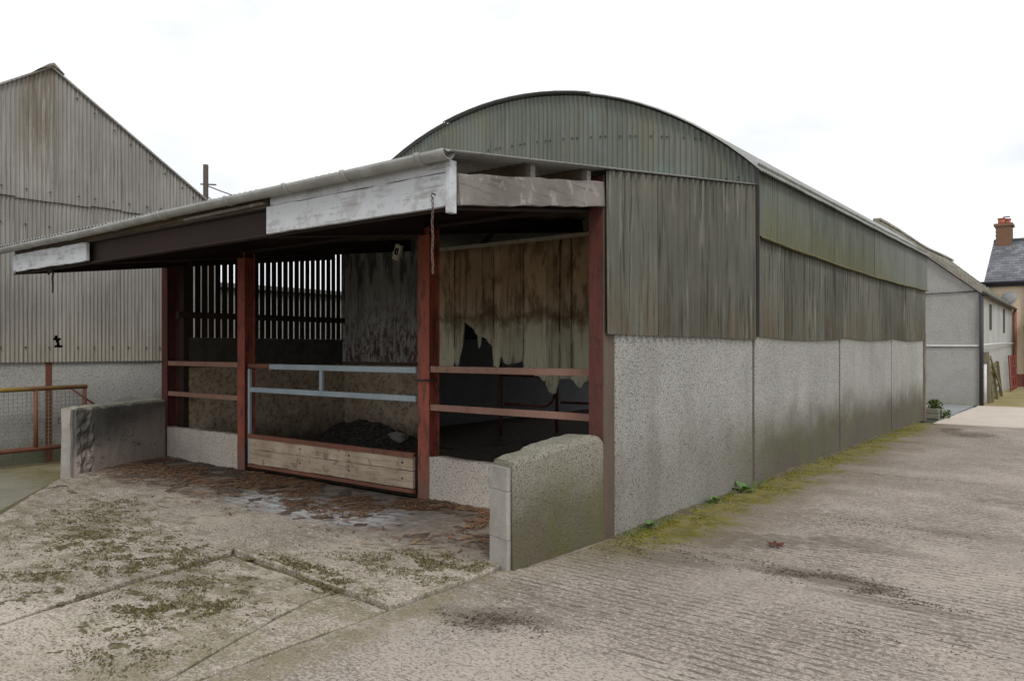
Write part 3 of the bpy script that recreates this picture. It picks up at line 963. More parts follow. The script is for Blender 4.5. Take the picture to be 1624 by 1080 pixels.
# far side and far gable with openings added to light the inside, rails inside
MB().box(-10.95, -10.80, 9.12, 19.6, -0.05, 1.8).obj('rear_wall', 'pale_inner_sheet', barn)
for k in range(10):
    u0 = 9.02 + 1.06 * k
    if k in (4, 6, 7):  # sheets left out to let light into the barn
        continue
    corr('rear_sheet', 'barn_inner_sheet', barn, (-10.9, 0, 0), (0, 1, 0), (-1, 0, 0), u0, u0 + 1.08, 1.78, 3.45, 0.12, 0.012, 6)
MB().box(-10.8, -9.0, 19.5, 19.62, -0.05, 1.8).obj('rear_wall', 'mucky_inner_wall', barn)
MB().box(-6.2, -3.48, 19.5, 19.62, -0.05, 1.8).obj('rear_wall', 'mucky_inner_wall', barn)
for k in range(8):
    u0 = -10.88 + 0.945 * k
    corr('rear_sheet', 'barn_inner_sheet', barn, (0, 19.6, 0), (1, 0, 0), (0, 1, 0), u0, u0 + 0.96, 1.78 if k not in (2, 3, 4) else 2.9, lambda u: max(3.5, arcz(u) - 0.03), 0.12, 0.012, 6)  # middle sheets stop high over a doorway added to let light in
for y in (12.64, 16.28):
    m = MB()
    pts = [(ARC_X + (ARC_R - 0.12) * math.sin(t), y, ARC_Z + (ARC_R - 0.12) * math.cos(t)) for t in [(-0.72 + 1.44 * i / 12) for i in range(13)]]
    for p, q in zip(pts[:-1], pts[1:]):
        m.beam(p, q, 0.07, 0.12)
    m.tube([(-10.7, y, 3.55), (-3.5, y, 3.55)], 0.025, 6)
    m.obj('truss', 'dull_dark_steel', barn)

# ================================================================== LEAN-TO
YF, YEV = 5.86, 3.60
lean = thing('lean_to', 'open fronted lean-to stalls with red steel columns and white fascia on the barn end', 'lean-to', (-7.1, 7.2, 0))


def roofz(y):
    return 2.86 + (y - 3.6) * 0.129


# roof
rx = [-3.27 - 0.70 * i for i in range(11)] + [-11.0]
for k in range(len(rx) - 1):
    x1, x0 = rx[k], rx[k + 1] - 0.02
    m = MB()
    n = max(4, int(round((x1 - x0) / 0.076 * 8)))
    for i in range(n + 1):
        x = x0 + (x1 - x0) * i / n
        h = 0.010 * math.sin(2 * math.pi * x / 0.076) + 0.004 * (k % 2)
        for y in (3.57, 5.5, 7.3, 8.93):
            m.v.append((x, y, roofz(y) + h))
    for i in range(n):
        for j in range(3):
            a = i * 4 + j
            m.f.append((a, a + 1, a + 5, a + 4))
    m.obj('roof_sheet', 'roof_lean_sheet', lean, smooth=True, solid=0.005)
# purlins along x
for y in (4.55, 5.32, 6.15, 6.95, 7.75, 8.5):
    MB().box(-10.95, -3.40, y - 0.035, y + 0.035, roofz(y) - 0.155, roofz(y) - 0.016).obj('purlin', 'old_timber', lean, bevel=0.005)
# rafters (steel) over the columns
for x in (-10.98, -9.05, -5.70, -3.52):
    m = MB()
    a, b = (x, 3.80, roofz(3.80) - 0.255), (x, 8.9, roofz(8.9) - 0.255)
    m.beam((a[0], a[1], a[2] + 0.085), (b[0], b[1], b[2] + 0.085), 0.10, 0.012)
    m.beam((a[0], a[1], a[2] - 0.085), (b[0], b[1], b[2] - 0.085), 0.10, 0.012)
    m.beam(a, b, 0.010, 0.157)
    m.obj('rafter', 'near_black_steel', lean)
# eave beam behind the fascia, header beam over the columns
m = MB()
m.box(-10.6, -3.50, 3.70, 3.78, 2.735, 2.75)
m.box(-10.6, -3.50, 3.70, 3.78, 2.52, 2.535)
m.box(-10.6, -3.50, 3.735, 3.745, 2.5355, 2.7345)
m.obj('eave_beam', 'near_black_steel', lean)
m = MB()
m.box(-10.95, -3.50, YF - 0.06, YF + 0.06, 3.03, 3.045)
m.box(-10.95, -3.50, YF - 0.06, YF + 0.06, 2.875, 2.89)
m.box(-10.95, -3.50, YF - 0.006, YF + 0.006, 2.8905, 3.0295)
m.obj('header_beam', 'near_black_steel', lean)
# fascia
MB().board((-5.34, 3.66, 2.630), (-3.36, 3.66, 2.630), 0.215, 0.035, 18, 0.004).obj('fascia_board', 'white_painted_board', lean, bevel=0.003)
MB().board((-5.30, 3.665, 2.785), (-3.36, 3.665, 2.785), 0.085, 0.03, 18, 0.003).obj('fascia_board', 'white_painted_board', lean, bevel=0.003)
MB().board((-10.58, 3.66, 2.640), (-8.58, 3.66, 2.635), 0.20, 0.035, 18, 0.006).obj('fascia_board', 'white_painted_board', lean, bevel=0.003)
MB().board((-10.6, 3.685, 2.79), (-5.36, 3.685, 2.79), 0.06, 0.03, 30, 0.003).obj('fascia_board', 'old_timber', lean, bevel=0.003)
MB().board((-6.6, 3.655, 2.765), (-5.38, 3.655, 2.775), 0.022, 0.03, 16, 0.003).obj('fascia_batten', 'grey_board', lean)
# corner block and side bargeboard
MB().box(-3.375, -3.335, 3.635, 3.70, 2.475, 2.815).obj('corner_block', 'white_painted_board', lean, bevel=0.004)
MB().board((-3.345, 3.72, 2.635), (-3.345, 5.53, 2.892), 0.205, 0.04, 16, 0.005, (1, 0, 0)).obj('side_board', 'grey_board', lean, bevel=0.004)
for y in (4.55, 5.32):
    MB().box(-3.398, -3.345, y - 0.03, y + 0.03, roofz(y) - 0.16, roofz(y) - 0.03).obj('purlin_end', 'grey_board', lean, bevel=0.004)
# gutter
gut = MB()


def gutz(x):
    return 2.858 + 0.004 * math.sin(x * 1.7) - 0.036 * max(0.0, (-x - 4.5) / 6.4)


gx0, gx1, R = -10.92, -3.30, 0.056
NX, NA = 34, 9
for i in range(NX + 1):
    x = gx0 + (gx1 - gx0) * i / NX
    zc = gutz(x)
    for j in range(NA + 1):
        t = math.pi + math.pi * j / NA
        gut.v.append((x, 3.585 + R * math.cos(t), zc + R * math.sin(t)))
for i in range(NX):
    for j in range(NA):
        a = i * (NA + 1) + j
        gut.f.append((a, a + 1, a + NA + 2, a + NA + 1))
gutter = gut.obj('gutter', 'gutter_plastic', lean, smooth=True, solid=0.006)
for x in (-3.53, -4.27, -4.95, -5.75, -6.85, -7.80, -8.83, -10.0):
    m = MB()
    for i, dx in enumerate((-0.022, 0.022)):
        for j in range(NA + 1):
            t = math.pi * 0.97 + math.pi * 1.06 * j / NA
            m.v.append((x + dx, 3.585 + (R + 0.007) * math.cos(t), gutz(x) + (R + 0.007) * math.sin(t)))
    for j in range(NA):
        m.f.append((j, j + 1, j + NA + 2, j + NA + 1))
    m.obj('gutter_bracket', 'gutter_plastic', gutter, smooth=True, solid=0.006)
# front columns
for x, mat in ((-11.06, 'dark_red_steel'), (-9.07, 'red_oxide_steel'), (-5.70, 'red_oxide_steel')):
    hcol(x, YF + 0.02, 0.0, 2.874, 0.165, 0.16).obj('column', mat, lean, bevel=0.002)
m = MB()
m.box(-3.485, -3.348, 5.54, 5.552, 0, 3.05)
m.box(-3.485, -3.348, 5.688, 5.70, 0, 3.05)
m.box(-3.425, -3.413, 5.5525, 5.6875, 0, 3.05)
m.obj('column', 'dark_red_steel', lean, bevel=0.002)
MB().box(-3.3475, -3.332, 5.536, 5.702, -0.05, 3.06).obj('side_flange', 'brown_stanchion_steel', lean, bevel=0.003)
# side wall panel and side cladding
MB().box(-3.47, XR, 5.705, 8.90, -0.05, 1.76).obj('wall_panel', 'roughcast_wall', lean, bevel=0.008)
ys = [5.53, 6.40, 7.26, 8.12, 8.95]
for k in range(4):
    corr('cladding_sheet', 'side_sheet', lean, (-3.292 + 0.005 * (k % 2), 0, 0), (0, 1, 0), (1, 0, 0), ys[k], ys[k + 1] + (0.03 if k < 3 else 0), lambda u: 1.722 - 0.004 * (u - 5.5), lambda u: roofz(u) - 0.022, 0.13, 0.019, 12, rows=2, skew=-0.01, jag=0.004)
# low walls between the columns
for x0, x1, zt in ((-10.98, -9.155, 0.45), (-5.612, -3.49, 0.475)):
    m = MB()
    n = 16
    for i in range(n + 1):
        x = x0 + (x1 - x0) * i / n
        j = random.uniform(-0.012, 0.012)
        m.v += [(x, 5.80, -0.05), (x, 5.80, zt + j), (x, 5.86, zt + j + random.uniform(-.01, .012)), (x, 5.95, zt - 0.01 + j), (x, 5.95, -0.05)]
    for i in range(n):
        for k in range(4):
            m.f.append((i * 5 + k, i * 5 + k + 1, i * 5 + k + 6, i * 5 + k + 5))
    m.f.append((0, 1, 2, 3, 4))
    m.f.append(tuple(n * 5 + k for k in (4, 3, 2, 1, 0)))
    m.obj('low_wall', 'low_wall_roughcast', lean)
# rails of the two fixed bays
for x0, x1, z in ((-10.975, -9.155, 1.385), (-10.975, -9.155, 0.94), (-5.61, -3.49, 1.385), (-5.61, -3.49, 0.985)):
    MB().box(x0, x1, YF - 0.05, YF - 0.01, z - 0.033, z + 0.033).obj('rail', 'rail_brown', lean, bevel=0.004)
for z in (1.385, 0.985):
    MB().box(-3.535, -3.492, YF - 0.075, YF - 0.055, z - 0.09, z + 0.09).obj('rail_cleat', 'rusty_iron', lean, bevel=0.003)
# left end: concrete wall, slats with gaps, mid rail
MB().box(-10.97, -10.795, 5.955, 6.035, 0.0, roofz(6) - 0.34).obj('end_post', 'near_black_steel', lean)
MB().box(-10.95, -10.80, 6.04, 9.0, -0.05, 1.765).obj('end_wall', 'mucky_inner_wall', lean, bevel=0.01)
y = 6.045
i = 0
while y < 9.0:
    wv = 0.083 + random.uniform(-0.004, 0.004)
    top = roofz(y) - 0.17
    MB().box(-10.84, -10.827, y, y + wv, 1.766, top).obj('slat', 'slat_timber', lean)
    y += 0.1115
for z in (2.10, 3.05):
    if z < 3:
        MB().box(-10.82, -10.74, 5.85, 8.98, z - 0.045, z + 0.045).obj('slat_rail', 'slat_timber', lean)
MB().beam((-10.80, 5.85, roofz(5.85) - 0.20), (-10.80, 8.98, roofz(8.98) - 0.20), 0.06, 0.13).obj('slat_rail', 'slat_timber', lean)
# back of the left stall: concrete and rusty corrugated iron
MB().box(-10.80, -8.88, 8.98, 9.10, -0.05, 1.32).obj('back_wall', 'mucky_inner_wall', lean, bevel=0.01)
MB().box(-10.80, -8.88, 8.94, 9.06, 1.3205, 1.37).obj('wall_plate', 'old_timber', lean)
for k in range(3):
    u0 = -10.82 + 0.65 * k
    corr('back_sheet', 'rusty_galvanised_sheet', lean, (0, 8.955 - 0.004 * (k % 2), 0), (1, 0, 0), (0, -1, 0), u0, u0 + 0.67, 1.372, 3.40, 0.082, 0.014, 10)
MB().box(-8.87, -8.72, 8.90, 9.06, 0.0, 3.42).obj('back_column', 'dark_red_steel', lean, bevel=0.004)
# hanging stained sheets over the passage
MB().beam((-8.70, 8.90, 3.165), (-3.60, 8.90, 3.165), 0.05, 0.055).obj('hanging_rail', 'box_plastic', lean)
PAN = [  # x0, x1, lower outline (x offset fraction, z), y shift
    (-8.70, -8.09, [(0, 1.03), (.14, 1.02), (.2, 1.27), (.35, 1.30), (.6, 1.28), (1, 1.27)], 0.0),
    (-8.10, -7.66, [(0, 1.62), (.03, 1.36), (.2, 1.30), (.3, 1.45), (.45, 1.58), (.52, 2.02), (.7, 1.98), (1, 1.88)], 0.012),
    (-7.67, -7.30, [(0, 1.87), (.2, 1.80), (.32, 1.62), (.42, 1.64), (.45, 1.78), (.7, 1.74), (1, 1.62)], -0.004),
    (-7.31, -7.11, [(0, 1.90), (.15, 1.33), (.6, 1.30), (.8, 1.48), (1, 1.50)], 0.010),
    (-7.12, -6.73, [(0, 1.50), (.1, 1.40), (.3, 1.36), (.5, 1.37), (.8, 1.41), (1, 1.43)], -0.006),
    (-6.74, -6.32, [(0, 1.45), (.05, 1.24), (.4, 1.23), (.75, 1.18), (1, 1.12)], 0.008),
    (-6.33, -5.90, [(0, 1.12), (.12, 1.00), (.30, 0.96), (.48, 0.98), (.58, 1.16), (.8, 1.18), (1, 1.17)], -0.004),
    (-5.91, -5.55, [(0, 1.15), (.15, 1.17), (.3, 1.08), (.5, 1.06), (.62, 1.14), (1, 1.18)], 0.010),
    (-5.56, -4.90, [(0, 1.2), (.4, 1.3), (.7, 1.22), (1, 1.25)], 0.0),
    (-4.91, -4.25, [(0, 1.25), (.5, 1.18), (1, 1.3)], 0.010),
    (-4.26, -3.55, [(0, 1.3), (.5, 1.28), (1, 1.2)], 0.0)]
for x0, x1, low, dy in PAN:
    m = MB()
    pts = []
    for (ta, za), (tb, zb) in zip(low[:-1], low[1:]):
        nn_ = max(1, int(math.hypot((tb - ta) * (x1 - x0), zb - za) / 0.03))
        for q in range(nn_):
            t, z = ta + (tb - ta) * q / nn_, za + (zb - za) * q / nn_
            pts.append((x0 + (x1 - x0) * t + random.uniform(-.008, .008), z + 0.03 * mnoise.noise(Vector((x0 * 7 + t * 9, z * 9, 1.0))) + random.uniform(-.008, .008)))
    pts.append((x1, low[-1][1]))
    NR = 12            # sheet as a grid that bows and curls out at its torn foot
    for x, zb in pts:
        for r_ in range(NR + 1):
            z = zb + (3.14 - zb) * r_ / NR
            curl = 0.05 * max(0.0, 1 - (z - zb) / 0.22) ** 2 * (0.5 + mnoise.noise(Vector((x * 4, 3.0, x0))))
            bow = 0.018 * mnoise.noise(Vector((x * 2.2, z * 1.1, 5.0)))
            m.v.append((x, 8.93 + dy - curl + bow, z))
    for i in range(len(pts) - 1):
        for r_ in range(NR):
            q = i * (NR + 1) + r_
            m.f.append((q, q + NR + 1, q + NR + 2, q + 1))
    m.obj('hanging_panel', 'stained_hanging_sheet', lean, smooth=True, solid=0.008)
    if dy > 0.006:
        MB().box(x0 - 0.004, x0 + 0.010, 8.912 + dy, 8.922 + dy, max(low[0][1], 1.5), 3.14).obj('panel_edge', 'old_timber', lean)

# ================================================================== GATE of the middle stall
gate = thing('stall_gate', 'galvanised tube gate with two timber planks closing the middle stall', 'gate', (-7.3, 5.83, 0))
GY = 5.80
MB().tube([(-8.86, GY, 1.375), (-8.42, GY, 1.378)], 0.036, 10).obj('rusty_rail', 'rusty_iron', gate, smooth=True)
MB().box(-8.42, -5.80, GY - 0.02, GY + 0.02, 1.338, 1.405).obj('top_rail', 'galvanised_tube', gate, bevel=0.008)
MB().box(-8.84, -5.80, GY - 0.02, GY + 0.02, 1.035, 1.10).obj('middle_rail', 'galvanised_tube', gate, bevel=0.008)
MB().box(-7.415, -7.36, GY - 0.018, GY + 0.018, 1.1005, 1.3375).obj('upright', 'galvanised_tube', gate, bevel=0.006)
MB().box(-8.885, -8.845, GY - 0.02, GY + 0.02, 0.08, 1.335).obj('upright', 'galvanised_tube', gate, bevel=0.006)
m = MB()
m.box(-8.84, -5.80, GY - 0.045, GY - 0.005, 0.485, 0.495)
m.box(-8.84, -5.80, GY - 0.053, GY - 0.0455, 0.44, 0.495)
m.obj('angle_iron', 'rusty_iron', gate)
MB().box(-8.84, -5.80, GY - 0.05, GY - 0.01, 0.065, 0.105).obj('angle_iron', 'rusty_iron', gate, bevel=0.004)
MB().board((-8.82, GY - 0.02, 0.375), (-5.82, GY - 0.02, 0.375), 0.145, 0.035, 20, 0.004).obj('plank', 'gate_plank', gate, bevel=0.003)
MB().board((-8.82, GY - 0.022, 0.205), (-5.82, GY - 0.022, 0.205), 0.185, 0.035, 20, 0.004).obj('plank', 'gate_plank', gate, bevel=0.003)
m = MB()
for x in (-7.75, -6.85, -5.98):
    for z in (0.38, 0.21):
        m.tube([(x, GY - 0.045, z), (x, GY - 0.03, z)], 0.011, 8)
tag(m.obj('bolts', 'bolt_dark', gate), None, kind='stuff')
m = MB()
m.ring((-5.70, YF - 0.03, 1.27), (0.10, 0.12), 0.012, ((1, 0, 0), (0, 1, 0)), 18, 6)
tag(m.obj('tie_band', 'dull_dark_steel'), 'dark iron band looped round the red column beside the stall gate', 'band')

# ================================================================== PARAPET WALLS
pr = thing('parapet_wall', 'roughcast wing wall with crumbling top standing out by the road', 'wall', (-3.5, 4.9, 0))
m = MB()
prof = [(4.36, 0.785), (4.45, 0.80), (4.74, 0.815), (4.80, 0.842), (5.05, 0.862), (5.40, 0.885), (5.49, 0.872), (5.54, 0.83)]
n = 56
for i in range(n + 1):
    yy = 4.36 + 1.18 * i / n
    for (a, za), (b, zb) in zip(prof[:-1], prof[1:]):
        if a <= yy <= b + 1e-6:
            zt = za + (zb - za) * (yy - a) / (b - a)
            break
    f = [mnoise.noise(Vector((yy * 9, k * 3.1, 2.0))) * 0.008 for k in range(8)]
    xi, xo = -3.64, -3.392 + 0.055 * (yy - 4.36) / 1.18
    sk = 0.09 * max(0.0, 1 - (yy - 4.36) / 0.4)
    prow = [(xo + 0.012, -0.06), (xo + f[0] * .5, 0.3), (xo + f[1] * .5, zt - 0.045), (xo - 0.012 + f[2] * .5, zt - 0.008 + f[2]), (xo - 0.05, zt + f[3]), (xi + 0.05, zt + f[4]), (xi + 0.012, zt - 0.012 + f[5]), (xi, zt - 0.05), (xi, -0.06)]
    m.v += [(px_, yy + sk * (xo - px_) / 0.25, pz_) for px_, pz_ in prow]
for i in range(n):
    for k in range(8):
        m.f.append((i * 9 + k, i * 9 + k + 1, i * 9 + k + 10, i * 9 + k + 9))
m.f.append(tuple(n * 9 + k for k in range(9)))
m.f.append(tuple(range(8, -1, -1)))
m.obj('wall_body', 'mossy_roughcast', pr)
# end: stacked rendered blocks, pale
zz = -0.05
for hgt in (0.265, 0.115, 0.24, 0.165):
    e = [random.uniform(-.006, .006) for _ in range(4)]
    m = MB()
    b0 = [(-3.642 + e[0], 4.405), (-3.418 + e[1], 4.327), (-3.408, 4.362), (-3.634, 4.445)]
    m.hexa([(x, y, zz) for x, y in b0] + [(x + e[2] * .5, y, zz + hgt - 0.0015 + (e[3] if k in (1, 2) else 0)) for k, (x, y) in enumerate(b0)])
    m.obj('end_block', 'concrete_block_end', pr, bevel=0.0025)
    zz += hgt

pl = thing('parapet_wall', 'dark sooty wing wall with pale top beside the left stall', 'wall', (-10.75, 5.0, 0))
a, b = Vector((-10.47, 4.33, 0)), Vector((-11.03, 5.80, 0))
d = (b - a).normalized()
nr = Vector((-d.y, d.x, 0))     # towards the left
m = MB()
n = 46
for i in range(n + 1):
    p = a.lerp(b, i / n)
    zt = 0.83 + 0.02 * i / n
    f = [mnoise.noise(Vector((i * 0.35, k * 2.7, 7.0))) * 0.014 for k in range(6)]
    def P(o, z):
        q = p + nr * o
        return (q.x, q.y, z)
    rough = 2.4 if i < 8 else 0.25
    NZ = 18
    colm = []
    for q in range(NZ + 1):
        z = -0.12 + (zt - 0.035 + 0.12) * q / NZ
        o = rough * 0.016 * mnoise.fractal(Vector((i * 0.036 * 9, z * 9, 7.0)), 0.8, 2.0, 4)
        colm.append(P(o, z))
    m.v += colm + [P(0.03, zt + f[3]), P(0.20, zt + 0.012 + f[4]), P(0.235, zt - 0.03), P(0.235, -0.12)]
CN = NZ + 5
for i in range(n):
    for k in range(CN - 1):
        m.f.append((i * CN + k, i * CN + k + 1, i * CN + k + CN + 1, i * CN + k + CN))
m.f.append(tuple(range(CN - 1, -1, -1)))
m.f.append(tuple(n * CN + k for k in range(CN)))
m.obj('wall_body', 'sooty_parapet', pl)
# pale end render and broken return
m = MB()
e0, e1 = a - d * 0.052, a - d * 0.004
ring = []
for o, z in ((0.045, -0.12), (0.215, -0.12), (0.205, 0.2), (0.195, 0.55), (0.205, 0.83), (0.04, 0.82), (0.06, 0.62), (0.04, 0.4), (0.055, 0.2)):
    q = e0 + nr * o
    ring.append((q.x, q.y, z))
m.prism(ring, d * 0.047)
m.obj('end_render', 'concrete_block_end', pl, bevel=0.006)
m = MB()
q = a - d * 0.03 + nr * 0.205
for s1, s2 in (((0, 0, 0), (0, 0, 0.06)), ((0, 0, 0.06), (1, 0, 0.06)), ((1, 0, 0.06), (1, 0, 0)), ((1, 0, 0), (0, 0, 0))):
    p1 = q + nr * 0.06 * s1[0] + Vector((0, 0, 0.64 + s1[2]))
    p2 = q + nr * 0.06 * s2[0] + Vector((0, 0, 0.64 + s2[2]))
    m.beam(p1, p2, 0.014, 0.014, (0.3, 1, 0.2))
m.obj('latch_bracket', 'dull_dark_steel', pl)

# ================================================================== LEFT SHED
shed = thing('shed', 'tall grey corrugated shed with pitched gable at the left edge', 'shed', (-18, 4.8, -0.1))
SX = -12.5
RY, RZ, SL = 4.80, 5.80, 0.645


def shedz(y):
    return RZ - abs(y - RY) * SL


def shole(u, v):
    du, dv = u - 4.895, v - 1.715
    return (abs(du + 0.25 * dv) < 0.035 + 0.02 * math.sin(dv * 60)) and abs(dv) < 0.085


eds = [2.05, 2.75, 3.27, 3.79, 4.31, 4.83, 5.33, 5.83, 6.33, 6.82, 7.30, 7.52]
for k in range(len(eds) - 1):
    u0, u1 = eds[k], eds[k + 1] + 0.03
    jz = 3.81 + 0.012 * (k - 4) / 4 + (0.02 if k % 3 == 0 else 0)
    corr('cladding_sheet', 'shed_sheet', shed, (SX + 0.03 + 0.007 * (k % 2), 0, 0), (0, 1, 0), (1, 0, 0), u0, u1, jz - 0.02, lambda u: max(shedz(u) - 0.01, 3.9), 0.058, 0.0095, 10, rows=2, skew=-0.015)
    corr('cladding_sheet', 'shed_sheet', shed, (SX + 0.004 * (k % 2), 0, 0), (0, 1, 0), (1, 0, 0), u0, u1, 1.40, jz + 0.12, 0.058, 0.0095, 10, rows=70 if k in (4, 5) else 2, hole=shole if k in (4, 5) else None, jag=0.003)
# roughcast wall of the shed with rusty posts
MB().box(SX - 0.2, SX - 0.035, 2.05, 4.745, -0.12, 1.40).obj('wall_panel', 'shed_roughcast', shed)
MB().box(SX - 0.2, SX - 0.035, 4.835, 7.5, -0.12, 1.40).obj('wall_panel', 'shed_roughcast', shed)
MB().box(SX - 0.2, SX - 0.03, 4.7455, 4.8345, -0.12, 1.42).obj('stanchion', 'rusty_iron', shed)
m = MB()   # smooth patch where the roughcast has come away
ring = [(5.50, -0.1), (5.55, 0.55), (5.62, 0.72), (5.75, 0.78), (5.92, 0.84), (6.02, 0.83), (6.15, 0.79), (6.32, 0.75), (6.42, 0.88), (6.6, 1.10), (6.9, 1.25), (7.1, -0.1)]
m.prism([(SX - 0.034, yy + random.uniform(-.01, .01), z) for yy, z in ring], (0.012, 0, 0))
m.obj('bare_patch', 'concrete_block_end', shed)
# roof slopes with cap pieces
m = MB()
for y0, y1 in ((RY, 7.62), (RY, 1.95)):
    z0, z1 = RZ + 0.02, RZ + 0.02 - abs(y1 - RY) * SL
    m.hexa([(-26, y0, z0 - 0.03), (SX + 0.07, y0, z0 - 0.03), (SX + 0.07, y1, z1 - 0.03), (-26, y1, z1 - 0.03), (-26, y0, z0), (SX + 0.07, y0, z0), (SX + 0.07, y1, z1), (-26, y1, z1)])
m.obj('roof', 'shed_sheet', shed)
m = MB()
m.prism([(SX + 0.09, RY - 0.20, RZ - 0.09), (SX + 0.09, RY - 0.05, RZ + 0.03), (SX + 0.09, RY + 0.02, RZ + 0.065), (SX + 0.09, RY + 0.07, RZ + 0.02), (SX + 0.09, RY + 0.17, RZ - 0.07), (SX + 0.09, RY + 0.01, RZ + 0.022)], (-13, 0, 0))
m.obj('ridge_cap', 'shed_sheet', shed)
m = MB()
m.box(-26, -25.9, 2.1, 7.5, -0.1, 4.0)
m.box(-25.9, SX - 0.21, 2.1, 2.2, -0.1, 4.0)
m.box(-25.9, SX - 0.21, 7.4, 7.5, -0.1, 4.0)
m.obj('rear_wall', 'dark_interior', shed)
m = MB()
for yy in [4.14 + 0.0, 4.46, 4.78, 5.18, 5.42, 5.70, 5.95, 6.24, 6.47, 6.75, 7.0]:
    for z, xo in ((1.62, 0.012), (3.42, 0.012), (3.93, 0.045)):
        m.tube([(SX + xo, yy, z), (SX + xo + 0.012, yy, z)], 0.014, 6)
for yy in [5.16, 5.42, 5.72, 5.98, 6.3, 6.55, 6.85, 7.05]:
    m.tube([(SX + 0.035, yy, shedz(yy) - 0.14), (SX + 0.05, yy, shedz(yy) - 0.14)], 0.014, 6)
tag(m.obj('bolts', 'bolt_dark', shed), None, kind='stuff')

low = thing('outbuilding', 'low grey sheeted outbuilding seen through the slatted wall gaps', 'shed', (-15.5, 11, -0.1))
MB().box(-17.5, -13.2, 7.9, 16.0, -0.1, 2.75).obj('wall', 'grey_render', low)
MB().box(-17.6, -13.1, 7.8, 16.1, 2.755, 2.84).obj('roof', 'roof_sheet', low)

# parked mesh gate by the shed wall
mg = thing('mesh_gate', 'rusty mesh gate with mossy top tube standing open along the shed wall', 'gate', (-12.25, 4.2, -0.1))
GX = -12.22
MB().tube([(GX, 2.6, 1.0), (GX, 5.20, 1.03)], 0.034, 10).obj('top_tube', 'mossy_gate_tube', mg, smooth=True)
MB().tube([(GX, 2.6, 0.14), (GX, 5.20, 0.16)], 0.034, 10).obj('bottom_tube', 'rusty_iron', mg, smooth=True)
for yy in (4.50, 5.17, 2.64, 3.6):
    MB().tube([(GX, yy, 0.17), (GX, yy, 1.0)], 0.03, 8).obj('upright', 'rusty_iron', mg, smooth=True)
MB().tube([(GX + 0.01, 4.98, 1.0), (GX + 0.03, 5.42, 0.66)], 0.016, 6).obj('brace', 'rusty_iron', mg, smooth=True)
m = MB()
for k in range(44):
    yy = 2.66 + 0.0575 * k
    m.beam((GX - 0.012, yy, 0.17), (GX - 0.012, yy, 0.98), 0.006, 0.006, (0, 1, 0))
for k in range(14):
    z = 0.2 + 0.057 * k
    m.beam((GX - 0.006, 2.64, z), (GX - 0.006, 5.17, z), 0.006, 0.006)
tag(m.obj('wire_mesh', 'mesh_wire', mg), None, kind='stuff')

# ================================================================== SMALL THINGS ON THE LEAN-TO
ch = thing('chain', 'rusty iron chain hanging from the white fascia before the right red column', 'chain', (-3.47, 3.62, 2.6))
MB().tube([(-3.47, 3.645, 2.605), (-3.47, 3.61, 2.61), (-3.47, 3.605, 2.59), (-3.47, 3.62, 2.575)], 0.005, 6).obj('hook', 'chain_iron', ch, smooth=True)
m = MB()
z = 2.562
for k in range(16):
    ax = ((1, 0, 0), (0, 0, 1)) if k % 2 == 0 else ((0, 1, 0), (0, 0, 1))
    m.ring((-3.47 + 0.004 * math.sin(k), 3.615, z), (0.0075, 0.0185), 0.003, ax, 12, 5)
    z -= 0.0305
m.obj('links', 'chain_iron', ch, smooth=True)

bx = thing('electrical_box', 'small tilted cream electrical box with broken dark cover hanging inside the middle stall', 'box', (-6.7, 6.6, 2.75))
c = Vector((-6.93, 6.6, 2.79))
u = Vector((0.36, 0, 0.93)).normalized()
r = Vector((0.93, 0, -0.36)).normalized()
m = MB()
m.beam(c - u * 0.10, c + u * 0.10, 0.105, 0.05, (0, -1, 0))
m.obj('housing', 'box_plastic', bx, bevel=0.012)
m = MB()
for (du, dr, su, sr) in ((0.035, 0.005, 0.018, 0.03), (0.0, -0.012, 0.028, 0.014), (-0.02, 0.01, 0.012, 0.026), (0.012, 0.026, 0.02, 0.008)):
    q = c + u * du + r * dr + Vector((0, -0.027, 0))
    m.beam(q - u * su, q + u * su, sr * 2, 0.006, (0, -1, 0))
m.obj('broken_cover', 'box_dark', bx)
MB().tube([c + u * 0.1, c + u * 0.16 + Vector((0, 0.02, 0.03)), Vector((c.x + 0.1, 6.95, roofz(6.95) - 0.12))], 0.006, 6).obj('cable', 'box_dark', bx)

rp_ = thing('strap', 'frayed dark strap dangling below the left end of the white fascia', 'strap', (-9.6, 3.7, 2.5))
m = MB()
pts = [(-9.62, 3.72, 2.56), (-9.60, 3.715, 2.47), (-9.605, 3.71, 2.40), (-9.59, 3.71, 2.33), (-9.60, 3.71, 2.24)]
for i, (p, q) in enumerate(zip(pts[:-1], pts[1:])):
    m.beam(p, q, 0.028 - 0.004 * i, 0.012, (0, 1, 0))
m.beam((-9.60, 3.712, 2.49), (-9.70, 3.712, 2.50), 0.02, 0.03, (0, 1, 0))
m.beam((-9.70, 3.712, 2.50), (-9.72, 3.712, 2.46), 0.015, 0.02, (0, 1, 0))
m.obj('webbing', 'dark_bark', rp_)

